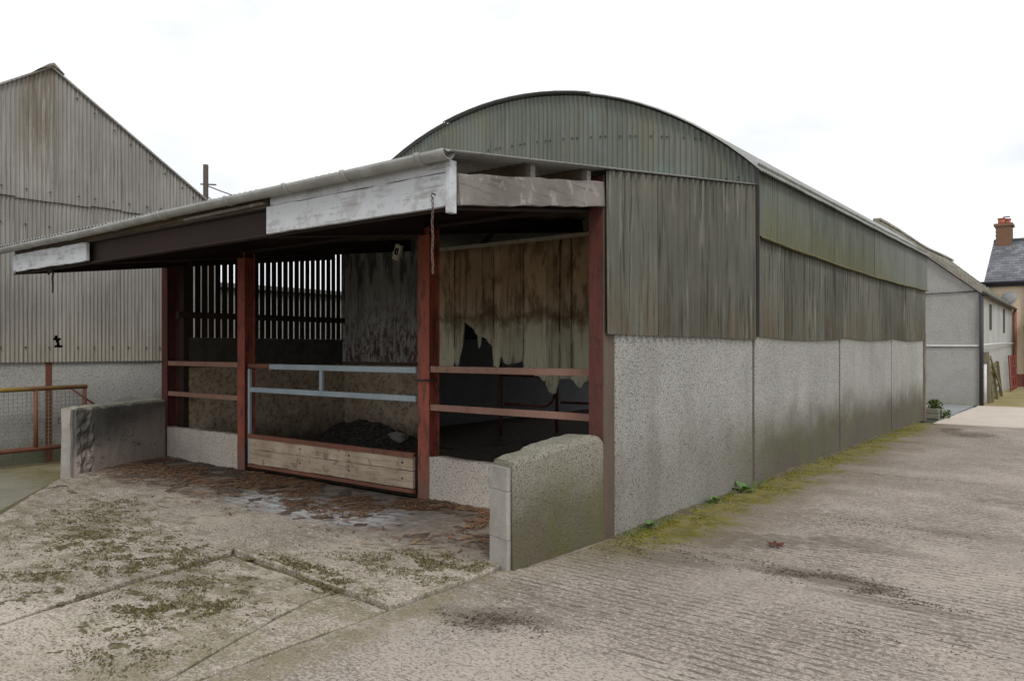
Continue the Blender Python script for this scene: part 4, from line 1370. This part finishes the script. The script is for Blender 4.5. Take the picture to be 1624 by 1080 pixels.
# cubicle rails standing inside the barn
for k, (x, y) in enumerate(((-8.75, 10.9), (-8.2, 11.9), (-7.4, 12.4), (-6.6, 12.9), (-5.6, 13.3))):
    lab = ['first curved steel cubicle rail from the middle column, in the dark barn', 'second curved steel cubicle rail from the middle column, in the dark barn',
           'third curved steel cubicle rail, below the torn hanging sheets', 'fourth curved steel cubicle rail, below the hanging sheet tongue', 'curved steel cubicle rail deepest in the dark barn, nearest the right column'][k]
    t = thing('cubicle_divider', lab, 'cubicle rail', (x, y, 0), 'cubicle rails inside the barn')
    pts = [(x, y, 1.12)]
    for i in range(9):
        q = -math.pi / 2 + math.pi * i / 8
        pts.append((x + 0.95 + 0.26 * math.cos(q), y, 0.86 - 0.26 * math.sin(q)))
    pts.append((x + 0.1, y, 0.60))
    MB().tube(pts, 0.028, 8).obj('loop_rail', 'rusty_iron', t, smooth=True)
    MB().tube([(x, y, 0.0), (x, y, 1.35)], 0.035, 8).obj('post', 'rusty_iron', t, smooth=True)

# muck heap in the corner of the left stall
def heap(x, y):
    h = 0.42 * math.exp(-((y - 9.0) / 0.55) ** 2) * math.exp(-((x + 10.3) / 1.25) ** 2)
    return h * (0.85 + 0.22 * fbm(x, y, 2.0, 3.3, 3)) + 0.022 * fbm(x, y, 7, 1.7) - 0.02
hp = poke('manure_heap', 'manure', (-10.79, -8.0, 6.6, 8.97), 0.03, heap, z0=0.012)
tag(hp, 'dark muck heap piled in the back corner of the stall', 'muck heap', kind='stuff')
m = bmesh.new()
bmesh.ops.create_icosphere(m, subdivisions=3, radius=0.13)
for v in m.verts:
    k = 1 + 0.5 * mnoise.noise(v.co * 11) + 0.3 * mnoise.noise(v.co * 30)
    v.co = Vector((v.co.x * 1.35 * k, v.co.y * 0.9 * k, v.co.z * 0.6 * k)) + Vector((-9.12, 8.72, 0.16))
me = bpy.data.meshes.new('lump')
m.to_mesh(me)
m.free()
me.materials.append(MAT['dry_muck_white'])
lo = bpy.data.objects.new('lump', me)
COL.objects.link(lo)
tag(lo, 'pale dry lump lying on the dark muck against the back wall', 'lump')

def muckh(x, y):
    return 0.05 * fbm(x, y, 1.8, 2.5, 5) + 0.03 * math.sin(y * 2.2 + x * 0.3) - 0.02


mk = poke('muck', 'inner_muck_bed', (-8.3, -3.5, 6.0, 14.0), 0.07, muckh, z0=0.014)
tag(mk, 'trodden dark muck bedding over the floor behind the right stall', 'muck', kind='stuff')

# ================================================================== GREY STONE BARN AND HOUSE
sb = thing('stone_barn', 'grey rendered stone barn with slate roof beyond the arched barn', 'barn', (-5.5, 32, 0))
GX0, GX1, GYY, GYE = -8.15, -2.87, 25.1, 38.8
m = MB()
m.prism([(GX0, GYY, -0.1), (GX1, GYY, -0.1), (GX1, GYY, 3.18), (-5.5, GYY, 5.36), (GX0, GYY, 3.18)], (0, 0.4, 0))
m.obj('gable_wall', 'grey_render', sb)
MB().hexa([(GX1 - 0.4, GYY + 0.4005, -0.1), (GX1, GYY + 0.4005, -0.1), (-3.22, GYE, -0.1), (-3.62, GYE, -0.1), (GX1 - 0.4, GYY + 0.4005, 3.18), (GX1, GYY + 0.4005, 3.18), (-3.22, GYE, 3.30), (-3.62, GYE, 3.30)]).obj('side_wall', 'pale_render', sb)
MB().box(GX0, GX0 + 0.4, GYY + 0.4005, GYE, -0.1, 3.18).obj('side_wall', 'grey_render', sb)
m = MB()
m.prism([(GX0 + 0.41, GYE - 0.4, -0.1), (-3.63, GYE - 0.4, -0.1), (-3.63, GYE - 0.4, 3.18), (-5.5, GYE - 0.4, 5.36), (GX0 + 0.41, GYE - 0.4, 3.18)], (0, 0.39, 0))
m.obj('gable_wall', 'grey_render', sb)


def tile_roof(parent, mat, f, nu, nv, name='slates', base=None):
    """lapped slates: f(s,t) gives the roof point, s along the eave, t up the slope; joined past the limit"""
    m = MB()
    for j in range(nv):
        for i in range(nu):
            o = 0.5 if j % 2 else 0.0
            s0, s1 = (i + o - 0.5) / nu, (i + o + 0.47 - 0.0) / nu
            s0, s1 = max(0, s0 + 0.02 / nu), min(1, (i + o + 0.48) / nu)
            if s1 <= s0:
                continue
            t0, t1 = j / nv, min(1.0, (j + 1.25) / nv)
            lift = 0.028 + random.uniform(0, 0.012)
            p = [Vector(f(s0, t0)), Vector(f(s1, t0)), Vector(f(s1, t1)), Vector(f(s0, t1))]
            up = Vector((0, 0, 1))
            low = [p[0] + up * lift, p[1] + up * lift, p[2] + up * 0.004, p[3] + up * 0.004]
            b = len(m.v)
            m.v += [tuple(q) for q in low] + [tuple(p[0] - up * .004), tuple(p[1] - up * .004)]
            m.f += [(b, b + 1, b + 2, b + 3), (b, b + 4, b + 5, b + 1), (b, b + 3, b + 4), (b + 1, b + 5, b + 2)]
    o = m.obj(name, mat, parent)
    tag(o, None, kind='stuff')
    return o


def sbr(s, t):
    y = GYY - 0.12 + (GYE - GYY + 0.15) * s
    xe = -2.74 - 0.35 * s
    ze = 3.15 + 0.12 * s
    sag = 0.025 * math.sin(s * 9.0) * t - 0.06 * math.sin(s * 3.1) * t
    return (xe + (-5.5 - xe) * t, y, ze + (5.46 - ze) * t + sag)


def sbl(s, t):
    y = GYY - 0.12 + (GYE - GYY + 0.15) * s
    sag = 0.025 * math.sin(s * 9.0) * t - 0.06 * math.sin(s * 3.1) * t
    return (-8.28 + 2.78 * t, y, 3.12 + 2.34 * t + sag)


for fn in (sbr, sbl):
    m = MB()
    NS = 24
    for i in range(NS + 1):
        for t in (0.0, 0.5, 1.0):
            p = fn(i / NS, t)
            m.v.append((p[0], p[1], p[2] - 0.01))
    for i in range(NS):
        for k in range(2):
            m.f.append((i * 3 + k, i * 3 + k + 1, i * 3 + k + 4, i * 3 + k + 3))
    rf = m.obj('roof', 'barn_slate', sb, solid=0.06)
    tile_roof(rf, 'barn_slate', lambda s, t, fn=fn: (fn(s, t)[0], fn(s, t)[1], fn(s, t)[2] + 0.022), 44, 20)
m = MB()
for i in range(24):
    p, q = Vector(sbr(i / 24, 1)), Vector(sbr((i + 1) / 24, 1))
    m.beam(p + Vector((0, 0, .04)), q + Vector((0, 0, .04)), 0.22, 0.07)
m.obj('ridge_tiles', 'barn_slate', sb)
MB().tube([sbr(i / 8, 0) for i in range(9)], 0.06, 8).obj('gutter', 'pipe_black', sb, smooth=True)
MB().tube([(-2.80, GYY - 0.06, 3.10), (-2.80, GYY - 0.06, 0.0)], 0.055, 8).obj('downpipe', 'pipe_black', sb, smooth=True)
MB().tube([(-2.81, GYY + 0.75, 1.15), (-2.81, GYY + 0.75, 0.0)], 0.05, 8).obj('downpipe', 'cable_white', sb, smooth=True)
MB().tube([(-7.5, GYY - 0.03, 1.72), (-5.0, GYY - 0.03, 1.69), (-2.82, GYY - 0.03, 1.68), (-2.80, GYY + 0.1, 1.70), (-2.76, 27, 1.74), (-2.95, 33, 1.80), (-3.15, 38.6, 1.82)], 0.025, 6).obj('cable', 'cable_white', sb, smooth=True)
MB().tube([(-7.5, GYY - 0.03, 3.24), (-5.0, GYY - 0.04, 3.18), (-2.85, GYY - 0.03, 3.22)], 0.014, 6).obj('cable', 'pipe_black', sb, smooth=True)
MB().box(-4.7, -4.3, GYY - 0.05, GYY, 1.76, 1.84).obj('wall_vent', 'dull_dark_steel', sb)
for y, z0, z1 in ((28.2, 2.2, 3.0), (33.8, 2.2, 3.1)):
    xx = -2.87 - 0.35 * (y - 25.5) / 13.3
    MB().box(xx - 0.05, xx + 0.012, y, y + 0.55, z0, z1).obj('slit_window', 'dark_interior', sb)

# timber gate leaning on the stone barn
fg = thing('timber_gate', 'mossy timber field gate leaning on the side of the stone barn', 'gate', (-2.8, 28.0, 0))
def wallx(y):
    return -2.87 - 0.35 * (y - 25.5) / 13.3


for k, z in enumerate((0.14, 0.40, 0.62, 0.84, 1.08)):
    MB().beam((wallx(26.9) + 0.11 - 0.02 * k, 26.9, z), (wallx(30.4) + 0.11 - 0.02 * k, 30.4, z), 0.035, 0.11).obj('bar', 'mossy_timber', fg)
for y, zt, wd_ in ((26.85, 1.42, 0.10), (28.7, 1.12, 0.08), (30.45, 1.18, 0.09)):
    MB().beam((wallx(y) + 0.17, y, 0.0), (wallx(y) + 0.05, y, zt), wd_, 0.13, (0, 1, 0)).obj('upright', 'mossy_timber', fg)
MB().beam((wallx(30.3) + 0.19, 30.3, 0.2), (wallx(27) + 0.12, 27.0, 1.35), 0.03, 0.10).obj('brace', 'mossy_timber', fg)
MB().beam((wallx(26.3) + 0.10, 26.3, 0.0), (wallx(26.3) + 0.06, 26.3, 1.5), 0.16, 0.16, (0, 1, 0)).obj('gate_post', 'post_timber', fg)
rh = thing('hurdle', 'red painted steel hurdle leaning on the far end of the stone barn', 'hurdle', (-2.95, 35.5, 0))
for z in (0.12, 0.5, 0.9, 1.3):
    MB().tube([(-2.85 - 0.05 * z, 34.0, z), (-2.92 - 0.05 * z, 37.0, z)], 0.02, 6).obj('rail', 'red_paint', rh)
for y in (34.0, 35.0, 36.0, 37.0):
    MB().tube([(-2.86 - 0.02 * (y - 34), y, 0), (-2.93 - 0.02 * (y - 34), y, 1.35)], 0.03, 6).obj('upright', 'red_paint', rh)

house = thing('house', 'cream roughcast house with slate roof and brick chimney at the right edge', 'house', (0, 42, 0))
HY, HXL, HXR = 39.0, -4.1, 8.0
EZ, HRZ, HRY = 4.48, 6.62, 42.5
MB().box(HXL, HXR, HY, HY + 0.3, -0.1, EZ).obj('wall', 'cream_render', house)
MB().box(HXL, HXR, 45.7, 46.0, -0.1, EZ).obj('wall', 'cream_render', house)
for x in (HXL, HXR - 0.3):
    m = MB()
    m.prism([(x, HY + 0.3005, -0.1), (x, 45.6995, -0.1), (x, 45.6995, EZ), (x, HRY, HRZ - 0.08), (x, HY + 0.3005, EZ)], (0.3, 0, 0))
    m.obj('gable_wall', 'cream_render', house)


def hr1(s, t):
    return (HXL - 0.15 + (HXR - HXL + 0.3) * s, HY - 0.25 + (HRY - HY + 0.25) * t, EZ - 0.08 + (HRZ - EZ + 0.08) * t)


def hr2(s, t):
    return (HXL - 0.15 + (HXR - HXL + 0.3) * s, 46.25 + (HRY - 46.25) * t, EZ - 0.08 + (HRZ - EZ + 0.08) * t)


for fn in (hr1, hr2):
    m = MB()
    m.poly([fn(0, 0), fn(1, 0), fn(1, 1), fn(0, 1)])
    rf = m.obj('roof', 'house_slate', house, solid=0.05)
    tile_roof(rf, 'house_slate', lambda s, t, fn=fn: (fn(s, t)[0], fn(s, t)[1], fn(s, t)[2] + 0.03), 48, 17)
MB().beam((HXL - 0.15, HRY, HRZ + 0.06), (HXR, HRY, HRZ + 0.06), 0.22, 0.08).obj('ridge_tiles', 'house_slate', house)
MB().tube([(HXL - 0.35, HY - 0.30, EZ - 0.06), (HXR + 0.2, HY - 0.30, EZ - 0.06)], 0.075, 8).obj('gutter', 'pipe_black', house, smooth=True)
MB().box(HXL - 0.1, HXR, HY - 0.18, HY - 0.002, EZ - 0.22, EZ - 0.10).obj('soffit', 'pipe_black', house)
# brick chimney: separate bricks
chim = MB().box(-4.12, -3.53, 41.95, 42.85, 5.9, 7.30).obj('chimney', 'block_grey', house)
bh, bw = 0.085, 0.225
bm_me = None
mb = MB().box(-bw / 2 + 0.006, bw / 2 - 0.006, -0.05, 0.05, -bh / 2 + 0.006, bh / 2 - 0.006)
for r_ in range(13):
    z = 6.17 + r_ * bh
    for face in range(2):
        length = 0.62 if face == 0 else 0.90
        nbk = 3 if face == 0 else 4
        for i in range(nbk):
            off = (i + (0.5 if (r_ + face) % 2 else 0)) * length / nbk
            c0, c1 = off - length / nbk / 2, off + length / nbk / 2
            if face == 0:
                a0, a1 = max(-4.135, -4.135 + c0 + 0.1), min(-3.515, -4.135 + c1 + 0.09)
                if a1 - a0 < 0.05:
                    continue
                bb = MB().box(a0 + .004, a1 - .004, 41.925, 41.9495, z - bh / 2 + .006, z + bh / 2 - .006)
            else:
                a0, a1 = max(41.95, 41.95 + c0 + 0.1), min(42.85, 41.95 + c1 + 0.09)
                if a1 - a0 < 0.05:
                    continue
                bb = MB().box(-3.5295, -3.512, a0 + .004, a1 - .004, z - bh / 2 + .006, z + bh / 2 - .006)
            bb.obj('brick', 'brick_red', chim)
MB().box(-4.20, -3.45, 41.87, 42.93, 7.28, 7.40).obj('chimney_cap', 'brick_red', chim)
for x, y in ((-3.92, 42.2), (-3.72, 42.55)):
    MB().tube([(x, y, 7.4), (x, y, 7.62)], 0.14, 10).tube([(x, y, 7.62), (x, y, 7.67)], 0.165, 10).obj('chimney_pot', 'terracotta', chim, smooth=True)
MB().tube([(-3.86, 42.25, 7.72), (-3.60, 42.35, 7.74)], 0.03, 6).obj('cowl', 'pipe_black', chim)
# plinth, bay porch, window
MB().box(-3.2, HXR, HY - 0.06, HY - 0.001, -0.1, 0.52).obj('plinth', 'brown_trim', house)
MB().tube([(-3.12, HY - 0.12, 3.3), (-3.12, HY - 0.12, 0.0)], 0.06, 8).obj('downpipe', 'downpipe_red', house, smooth=True)
MB().tube([(-2.72, HY - 0.12, 4.3), (-2.72, HY - 0.12, 0.0)], 0.055, 8).obj('downpipe', 'downpipe_red', house, smooth=True)
m = MB()
m.prism([(-2.55, HY - 0.004, 2.72), (-2.55, HY - 1.2, 2.42), (-2.55, HY - 1.2, 2.52), (-2.55, HY - 0.004, 3.05)], (6, 0, 0))
m.obj('porch_roof', 'house_slate', house)
MB().box(-2.6, 3.5, HY - 1.24, HY - 1.205, 2.22, 2.50).obj('porch_fascia', 'brown_trim', house)
m = MB()
m.beam((-2.62, HY - 0.6, 2.78), (-2.62, HY - 0.02, 3.1), 0.12, 0.14)
m.beam((-2.68, HY - 1.2, 2.45), (-2.62, HY - 0.6, 2.78), 0.12, 0.14)
m.obj('porch_verge', 'brown_trim', house)
wn = MB()
wn.box(-2.18, -2.06, HY - 0.07, HY - 0.001, 1.05, 2.2)
wn.box(-1.0, -0.88, HY - 0.07, HY - 0.001, 1.05, 2.2)
wn.box(-2.0595, -1.0005, HY - 0.07, HY - 0.001, 1.05, 1.16)
wn = wn.obj('window', 'brown_trim', house)
MB().box(-2.059, -1.001, HY - 0.03, HY - 0.0015, 1.1605, 2.2).obj('pane', 'window_white', wn)
MB().box(-2.25, -0.82, HY - 0.12, HY - 0.001, 0.98, 1.0495).obj('sill', 'brown_trim', wn)
dish = thing('satellite_dish', 'grey satellite dish on the house wall above the stone barn eave', 'satellite dish', (-3.2, 38.8, 3.7))
m = MB()
cc = Vector((-3.30, 38.55, 3.72))
nn = Vector((-0.2, -1, 0.35)).normalized()
aa = nn.cross(Vector((0, 0, 1))).normalized()
bb_ = aa.cross(nn)
m.v.append(tuple(cc))
for k in range(16):
    t = 2 * math.pi * k / 16
    m.v.append(tuple(cc + (aa * math.cos(t) + bb_ * math.sin(t)) * 0.30 + nn * 0.06))
for k in range(16):
    m.f.append((0, 1 + k, 1 + (k + 1) % 16))
m.obj('reflector', 'dish_grey', dish, smooth=True, solid=0.01)
MB().tube([cc, cc - nn * 0.2, (-3.3, 39.0, 3.6)], 0.025, 6).obj('bracket', 'dull_dark_steel', dish)

# utility pole behind the shed
up = thing('utility_pole', 'weathered timber utility pole rising behind the grey shed roof', 'utility pole', (-27.9, 16.3, -0.1))
MB().tube([(-27.9, 16.3, -0.1), (-27.9, 16.3, 8.72), (-27.9, 16.3, 8.8)], 0.10, 10).obj('pole', 'pole_timber', up, smooth=True)
MB().tube([(-28.1, 16.2, 8.05), (-27.5, 16.5, 8.0)], 0.03, 6).obj('insulator_arm', 'pole_timber', up)
def sagw(p, q, s, n=10):
    p, q = Vector(p), Vector(q)
    return [p.lerp(q, i / n) - Vector((0, 0, 4 * s * (i / n) * (1 - i / n))) for i in range(n + 1)]
MB().tube(sagw((-27.9, 16.3, 8.0), (-24.5, 20.5, 6.9), 0.25), 0.022, 5).obj('wire', 'pipe_black', up)
MB().tube(sagw((-27.9, 16.3, 7.6), (-26.6, 17.5, 6.7), 0.1), 0.018, 5).obj('wire', 'pipe_black', up)

# ================================================================== GROUND LITTER AND PLANTS
def ell(lst):
    def f(x, y):
        b = -1.0
        for cx_, cy_, rx_, ry_ in lst:
            d2 = ((x - cx_) / rx_) ** 2 + ((y - cy_) / ry_) ** 2
            b = max(b, 1 - d2)
        return b
    return f


mossp = ell([(-6.55, 2.95, 0.75, 0.42), (-6.3, 3.35, 0.6, 0.2), (-7.6, 3.1, 0.8, 0.3), (-5.8, 2.55, 0.4, 0.5), (-5.65, 3.3, 0.5, 0.12), (-4.65, 3.38, 0.7, 0.10),
             (-4.15, 3.3, 0.45, 0.16), (-4.75, 2.35, 0.45, 0.3), (-4.4, 2.05, 0.3, 0.35), (-4.35, 2.75, 0.4, 0.2), (-5.0, 3.0, 0.5, 0.2), (-4.05, 4.05, 0.45, 0.35), (-7.9, 3.55, 0.6, 0.2), (-5.4, 2.0, 0.3, 0.5), (-9.4, 3.7, 0.6, 0.2)])


def mossh(x, y):
    e = mossp(x, y)
    if e < -0.6:
        return -1
    return (0.011 * min(e, 0.5) - 0.0145 + 0.017 * fbm(x * 0.7, y * 1.3, 9.0, 2.2, 8) + 0.010 * mnoise.noise(Vector((x * 34, y * 48, 1.0)))) * 0.6
mp_ = poke('moss', 'moss_clump', (-9.9, -3.5, 1.3, 4.5), 0.012, mossh, z0=0.003)
tag(mp_, 'dark moss clumps growing over the cracked concrete apron', 'moss', kind='stuff')


def litterh(x, y):
    band = min(1.0, (y - 4.45) / 0.5, (5.95 - y) / 0.2 + 0.3)
    left = 1.0 if x < -7.6 else 0.45
    return (0.026 if x > -5.61 else 0.0) - 0.010 + 0.014 * band * left + 0.022 * fbm(x, y, 3.2, 5.1, 6) - (0.06 if x > -3.70 else 0)
lt = poke('litter', 'wet_litter', (-10.8, -3.68, 4.3, 5.79), 0.024, litterh, z0=-0.004)
tag(lt, 'wet brown bedding litter trampled in front of the stalls', 'litter', kind='stuff')

m = MB()
for k in range(8500):
    x = random.uniform(-10.9, -3.75)
    y = 5.78 - abs(random.gauss(0, 0.55))
    if y < 4.0 or (x < -10.4 and y < 5.0 - 0.0):
        continue
    if fbm(x, y, 1.3, 9.0, 4) < (-0.15 if x < -7.2 else -0.04):
        continue
    a = random.uniform(0, math.pi)
    l, wd = random.uniform(0.015, 0.065), random.uniform(0.003, 0.008)
    z = max(0.022 if x > -5.6 else 0.0, litterh(x, y) - 0.004 if y > 4.3 else 0) + random.uniform(0.004, 0.012)
    dx, dy = math.cos(a) * l, math.sin(a) * l
    ex, ey = -math.sin(a) * wd, math.cos(a) * wd
    t = random.uniform(-0.008, 0.012)
    m.poly([(x - dx - ex, y - dy - ey, z), (x + dx - ex, y + dy - ey, z + t), (x + dx + ex, y + dy + ey, z + t), (x - dx + ex, y - dy + ey, z + 0.003)])
tag(m.obj('straw', 'straw'), 'scattered russet straw in front of the stalls', 'straw', kind='stuff')

m = MB()
for k in range(9000):
    y = random.uniform(5.2, 18.3) if k % 3 else random.uniform(5.6, 10)
    x = -3.31 + abs(random.gauss(0, 0.22))
    if fbm(x, y, 2.1, 4.0, 4) < -0.05 + 0.25 * (x + 3.3):
        continue
    hgt = random.uniform(0.004, 0.016)
    a = random.uniform(0, 6.28)
    wd = random.uniform(0.004, 0.010)
    m.poly([(x - math.cos(a) * wd, y - math.sin(a) * wd, 0.0), (x + math.cos(a) * wd, y + math.sin(a) * wd, 0.0), (x + random.uniform(-.012, .012), y + random.uniform(-.012, .012), hgt)])
tag(m.obj('moss', 'moss_blade'), 'yellow green moss along the foot of the roughcast barn wall', 'moss', kind='stuff')

# moss tufts thickening the clumps on the apron, soil crumbs on the road
m = MB()


def tuft(m, x, y, z, h, w_):
    a = random.uniform(0, 6.28)
    c_, s_ = math.cos(a) * w_, math.sin(a) * w_
    m.poly([(x - c_, y - s_, z), (x + c_, y + s_, z), (x + random.uniform(-w_, w_), y + random.uniform(-w_, w_), z + h)])


for (cx_, cy_, rx_, ry_, cnt) in [(-6.9, 2.9, 0.85, 0.45, 2600), (-5.6, 3.05, 0.5, 0.25, 1300), (-5.75, 2.7, 0.5, 0.3, 1500), (-4.68, 2.35, 0.35, 0.16, 1500), (-4.3, 2.6, 0.28, 0.2, 900), (-4.1, 1.95, 0.35, 0.25, 1000),
                            (-5.0, 2.75, 0.5, 0.22, 1000), (-4.65, 3.45, 0.45, 0.09, 1000), (-4.1, 3.33, 0.35, 0.10, 1100), (-4.0, 4.05, 0.35, 0.28, 1900), (-7.6, 3.4, 0.6, 0.3, 1100), (-8.2, 3.75, 0.5, 0.18, 600), (-5.9, 2.2, 0.4, 0.25, 800), (-3.62, 4.1, 0.12, 0.5, 800), (-4.4, 3.8, 0.5, 0.3, 600)]:
    for k in range(cnt):
        x, y = random.gauss(cx_, rx_ * 0.55), random.gauss(cy_, ry_ * 0.55)
        if x > -3.5 or (y > 5) or fbm(x * 0.8, y * 1.3, 5.0, 6.0, 5) < -0.08:
            continue
        tuft(m, x, y, 0.023 if (x > -5.5 and y > 3.42 - 0.08 * (x + 5.4)) else 0.003, random.uniform(0.004, 0.014), random.uniform(0.005, 0.013))
tag(m.obj('moss_tufts', 'apron_moss'), 'olive moss tufts scattered over the cracked apron slabs', 'moss', kind='stuff')
m = MB()
for (cx_, cy_, rx_, ry_, cnt) in [(-1.5, 5.55, 0.55, 0.22, 1500), (-1.05, 5.4, 0.5, 0.12, 500), (-3.0, 3.45, 0.3, 0.22, 900), (-2.75, 3.55, 0.35, 0.15, 500), (-2.0, 16.4, 0.45, 0.7, 800), (-2.5, 17.2, 0.25, 0.5, 400), (-2.6, 5.6, 0.6, 0.25, 700), (-2.95, 5.35, 0.3, 0.3, 500), (-1.0, 4.7, 0.5, 0.2, 300), (-1.6, 7.5, 0.7, 0.3, 500), (0.4, 6.5, 0.8, 0.3, 400)]:
    for k in range(cnt):
        x, y = random.gauss(cx_, rx_ * 0.55), random.gauss(cy_, ry_ * 0.5)
        if x < -3.3 or fbm(x * 0.6, y * 1.6, 5.0, 3.0, 5) < -0.02:
            continue
        tuft(m, x, y, 0.001, random.uniform(0.002, 0.007), random.uniform(0.005, 0.014))
tag(m.obj('soil_crumbs', 'soil_crumb'), 'dark soil crumbs lying in patches on the ribbed road', 'soil', kind='stuff')
m = MB()
for k in range(1100):
    y = random.uniform(5.7, 18.0)
    if k < 500:
        y = random.uniform(5.7, 11)
    x = -3.29 + abs(random.gauss(0, 0.05))
    if fbm(x, y, 1.7, 2.0, 3) < 0.05:
        continue
    h = random.uniform(0.015, 0.07)
    m.poly([(x, y, 0), (x + .004, y + .005, 0), (x + random.uniform(-.01, .04), y + random.uniform(-.03, .03), h)])
tag(m.obj('grass', 'leaf_green'), 'thin grass blades sprouting along the foot of the barn wall', 'grass', kind='stuff')

# dark crust forming a dark line along the foot of the wall
def crust(x, y):
    return 0.035 - 0.16 * (x + 3.33) + 0.02 * fbm(x, y, 5, 8.0, 5) - 0.02
ck = poke('soil', 'moss_clump', (-3.33, -3.05, 4.4, 18.4), 0.035, lambda x, y: crust(x, y) if y > 5.6 else -1)
tag(ck, 'dark crust along the foot of the barn wall', 'soil', kind='stuff')


def weed(name, label, loc, n, size, mat='leaf_green', up_=0.5, group=None):
    t = thing(name, label, 'plant', loc, group)
    m = MB()
    for k in range(n):
        a = 2 * math.pi * k / n + random.uniform(-0.3, 0.3)
        e = random.uniform(0.25, up_ + 0.4)
        l = size * random.uniform(0.6, 1.1)
        dv = Vector((math.cos(a) * math.cos(e), math.sin(a) * math.cos(e), math.sin(e)))
        sv = Vector((-math.sin(a), math.cos(a), 0)) * l * 0.22
        b0 = Vector(loc) + dv * l * 0.12
        p1, p2, p3 = b0 + dv * l * 0.4, b0 + dv * l * 0.75 - Vector((0, 0, l * 0.05)), b0 + dv * l - Vector((0, 0, l * 0.18))
        b = len(m.v)
        m.v += [tuple(q) for q in (b0, p1 + sv * .8, p1 - sv * .8, p1 - Vector((0, 0, .004)), p2 + sv, p2 - sv, p2 - Vector((0, 0, .004)), p3)]
        m.f += [(b, b + 1, b + 3), (b, b + 3, b + 2), (b + 1, b + 4, b + 6, b + 3), (b + 3, b + 6, b + 5, b + 2), (b + 4, b + 7, b + 6), (b + 6, b + 7, b + 5)]
    m.obj('leaves', mat, t)
    return t


weed('weed', 'small green weed at the wall foot nearest the road corner', (-3.22, 6.14, 0.01), 9, 0.10, group='weeds along the barn wall foot')
weed('weed', 'middle one of the green weeds along the wall foot', (-3.22, 7.55, 0.01), 10, 0.11, group='weeds along the barn wall foot')
wd_ = weed('weed', 'widest green weed at the wall foot beside the first upright joint', (-3.20, 8.35, 0.01), 12, 0.15, group='weeds along the barn wall foot')
m = MB()
for k in range(26):
    x, y = -3.25 + random.uniform(-.04, .05), 8.5 + random.uniform(-0.3, 0.3)
    m.poly([(x, y, 0), (x + .006, y + .004, 0), (x + random.uniform(-.03, .05), y + random.uniform(-.05, .05), random.uniform(.05, .13))])
m.obj('grass_blades', 'leaf_green', wd_)

tr = thing('trough', 'low block trough at the far corner of the barn', 'trough', (-3.15, 19.85, 0))
for k in range(2):
    MB().box(-3.32, -3.04, 19.7, 20.2, 0.002 + 0.12 * k, 0.112 + 0.12 * k).obj('block', 'block_grey', tr, bevel=0.01)
sh = thing('shrub', 'small yellow green shrub growing on the block trough', 'shrub', (-3.15, 19.95, 0.23))
m = MB()
for k in range(420):
    a, e, r = random.uniform(0, 6.28), random.uniform(-0.2, 1.5), random.uniform(0.04, 0.23)
    c = Vector((-3.16 + math.cos(a) * math.cos(e) * r * 0.8, 19.95 + math.sin(a) * math.cos(e) * r, 0.26 + math.sin(e) * r * 0.75))
    if k % 5 == 0:
        c = Vector((-2.93 + random.uniform(-.10, .08), 20.0 + random.uniform(-.12, .12), 0.10 + random.uniform(-.08, .10)))
    d1 = Vector((random.uniform(-1, 1), random.uniform(-1, 1), random.uniform(-1, 1))).normalized() * 0.035
    d2 = d1.cross(Vector((0.3, 0.5, 1))).normalized() * 0.02
    m.poly([c - d1, c + d2, c + d1, c - d2])
m.obj('foliage', 'shrub_green', sh)
MB().tube([(-3.15, 19.95, 0.233), (-3.15, 19.95, 0.36)], 0.012, 6).obj('stem', 'pole_timber', sh)

# loose grit over the yard concrete
m = MB()
for k in range(26000):
    y = random.uniform(1.2, 4.5) if k % 2 else random.uniform(2.0, 11.0)
    x = random.uniform(-9.0, 4.5)
    if x < -3.5 and y > 4.3 or x * 0.614 > y * 0.9 or (x < -3.48 and x < -1.42 * (y + 0.75) - 1.9 - 2.0):
        continue
    if -3.7 < x < -3.3 and y > 4.2 or (x < -3.48 and y < 4.1 - 0.70 * (x + 10.36)):
        continue
    z = 0.022 if (-5.5 < x < -3.5 and y > 3.45) else 0.001
    q = random.uniform(0.003, 0.008)
    tuft(m, x, y, z, q * random.uniform(0.3, 0.9), q)
tag(m.obj('grit', 'grit'), 'loose pale and dark grit strewn over the yard concrete', 'grit', kind='stuff')

# one dead leaf on the road
m = MB()
c = Vector((-2.12, 6.2, 0.008))
for k in range(5):
    a = k * 1.2 + 0.4
    m.poly([c + Vector((0, 0, 0.02)), c + Vector((math.cos(a) * .05, math.sin(a) * .05, 0.004)), c + Vector((math.cos(a + .4) * .085, math.sin(a + .4) * .085, 0.025)), c + Vector((math.cos(a + .9) * .045, math.sin(a + .9) * .045, 0.006))])
tag(m.obj('dead_leaf', 'dead_leaf'), 'curled dark red dead leaf on the ribbed road', 'leaf')
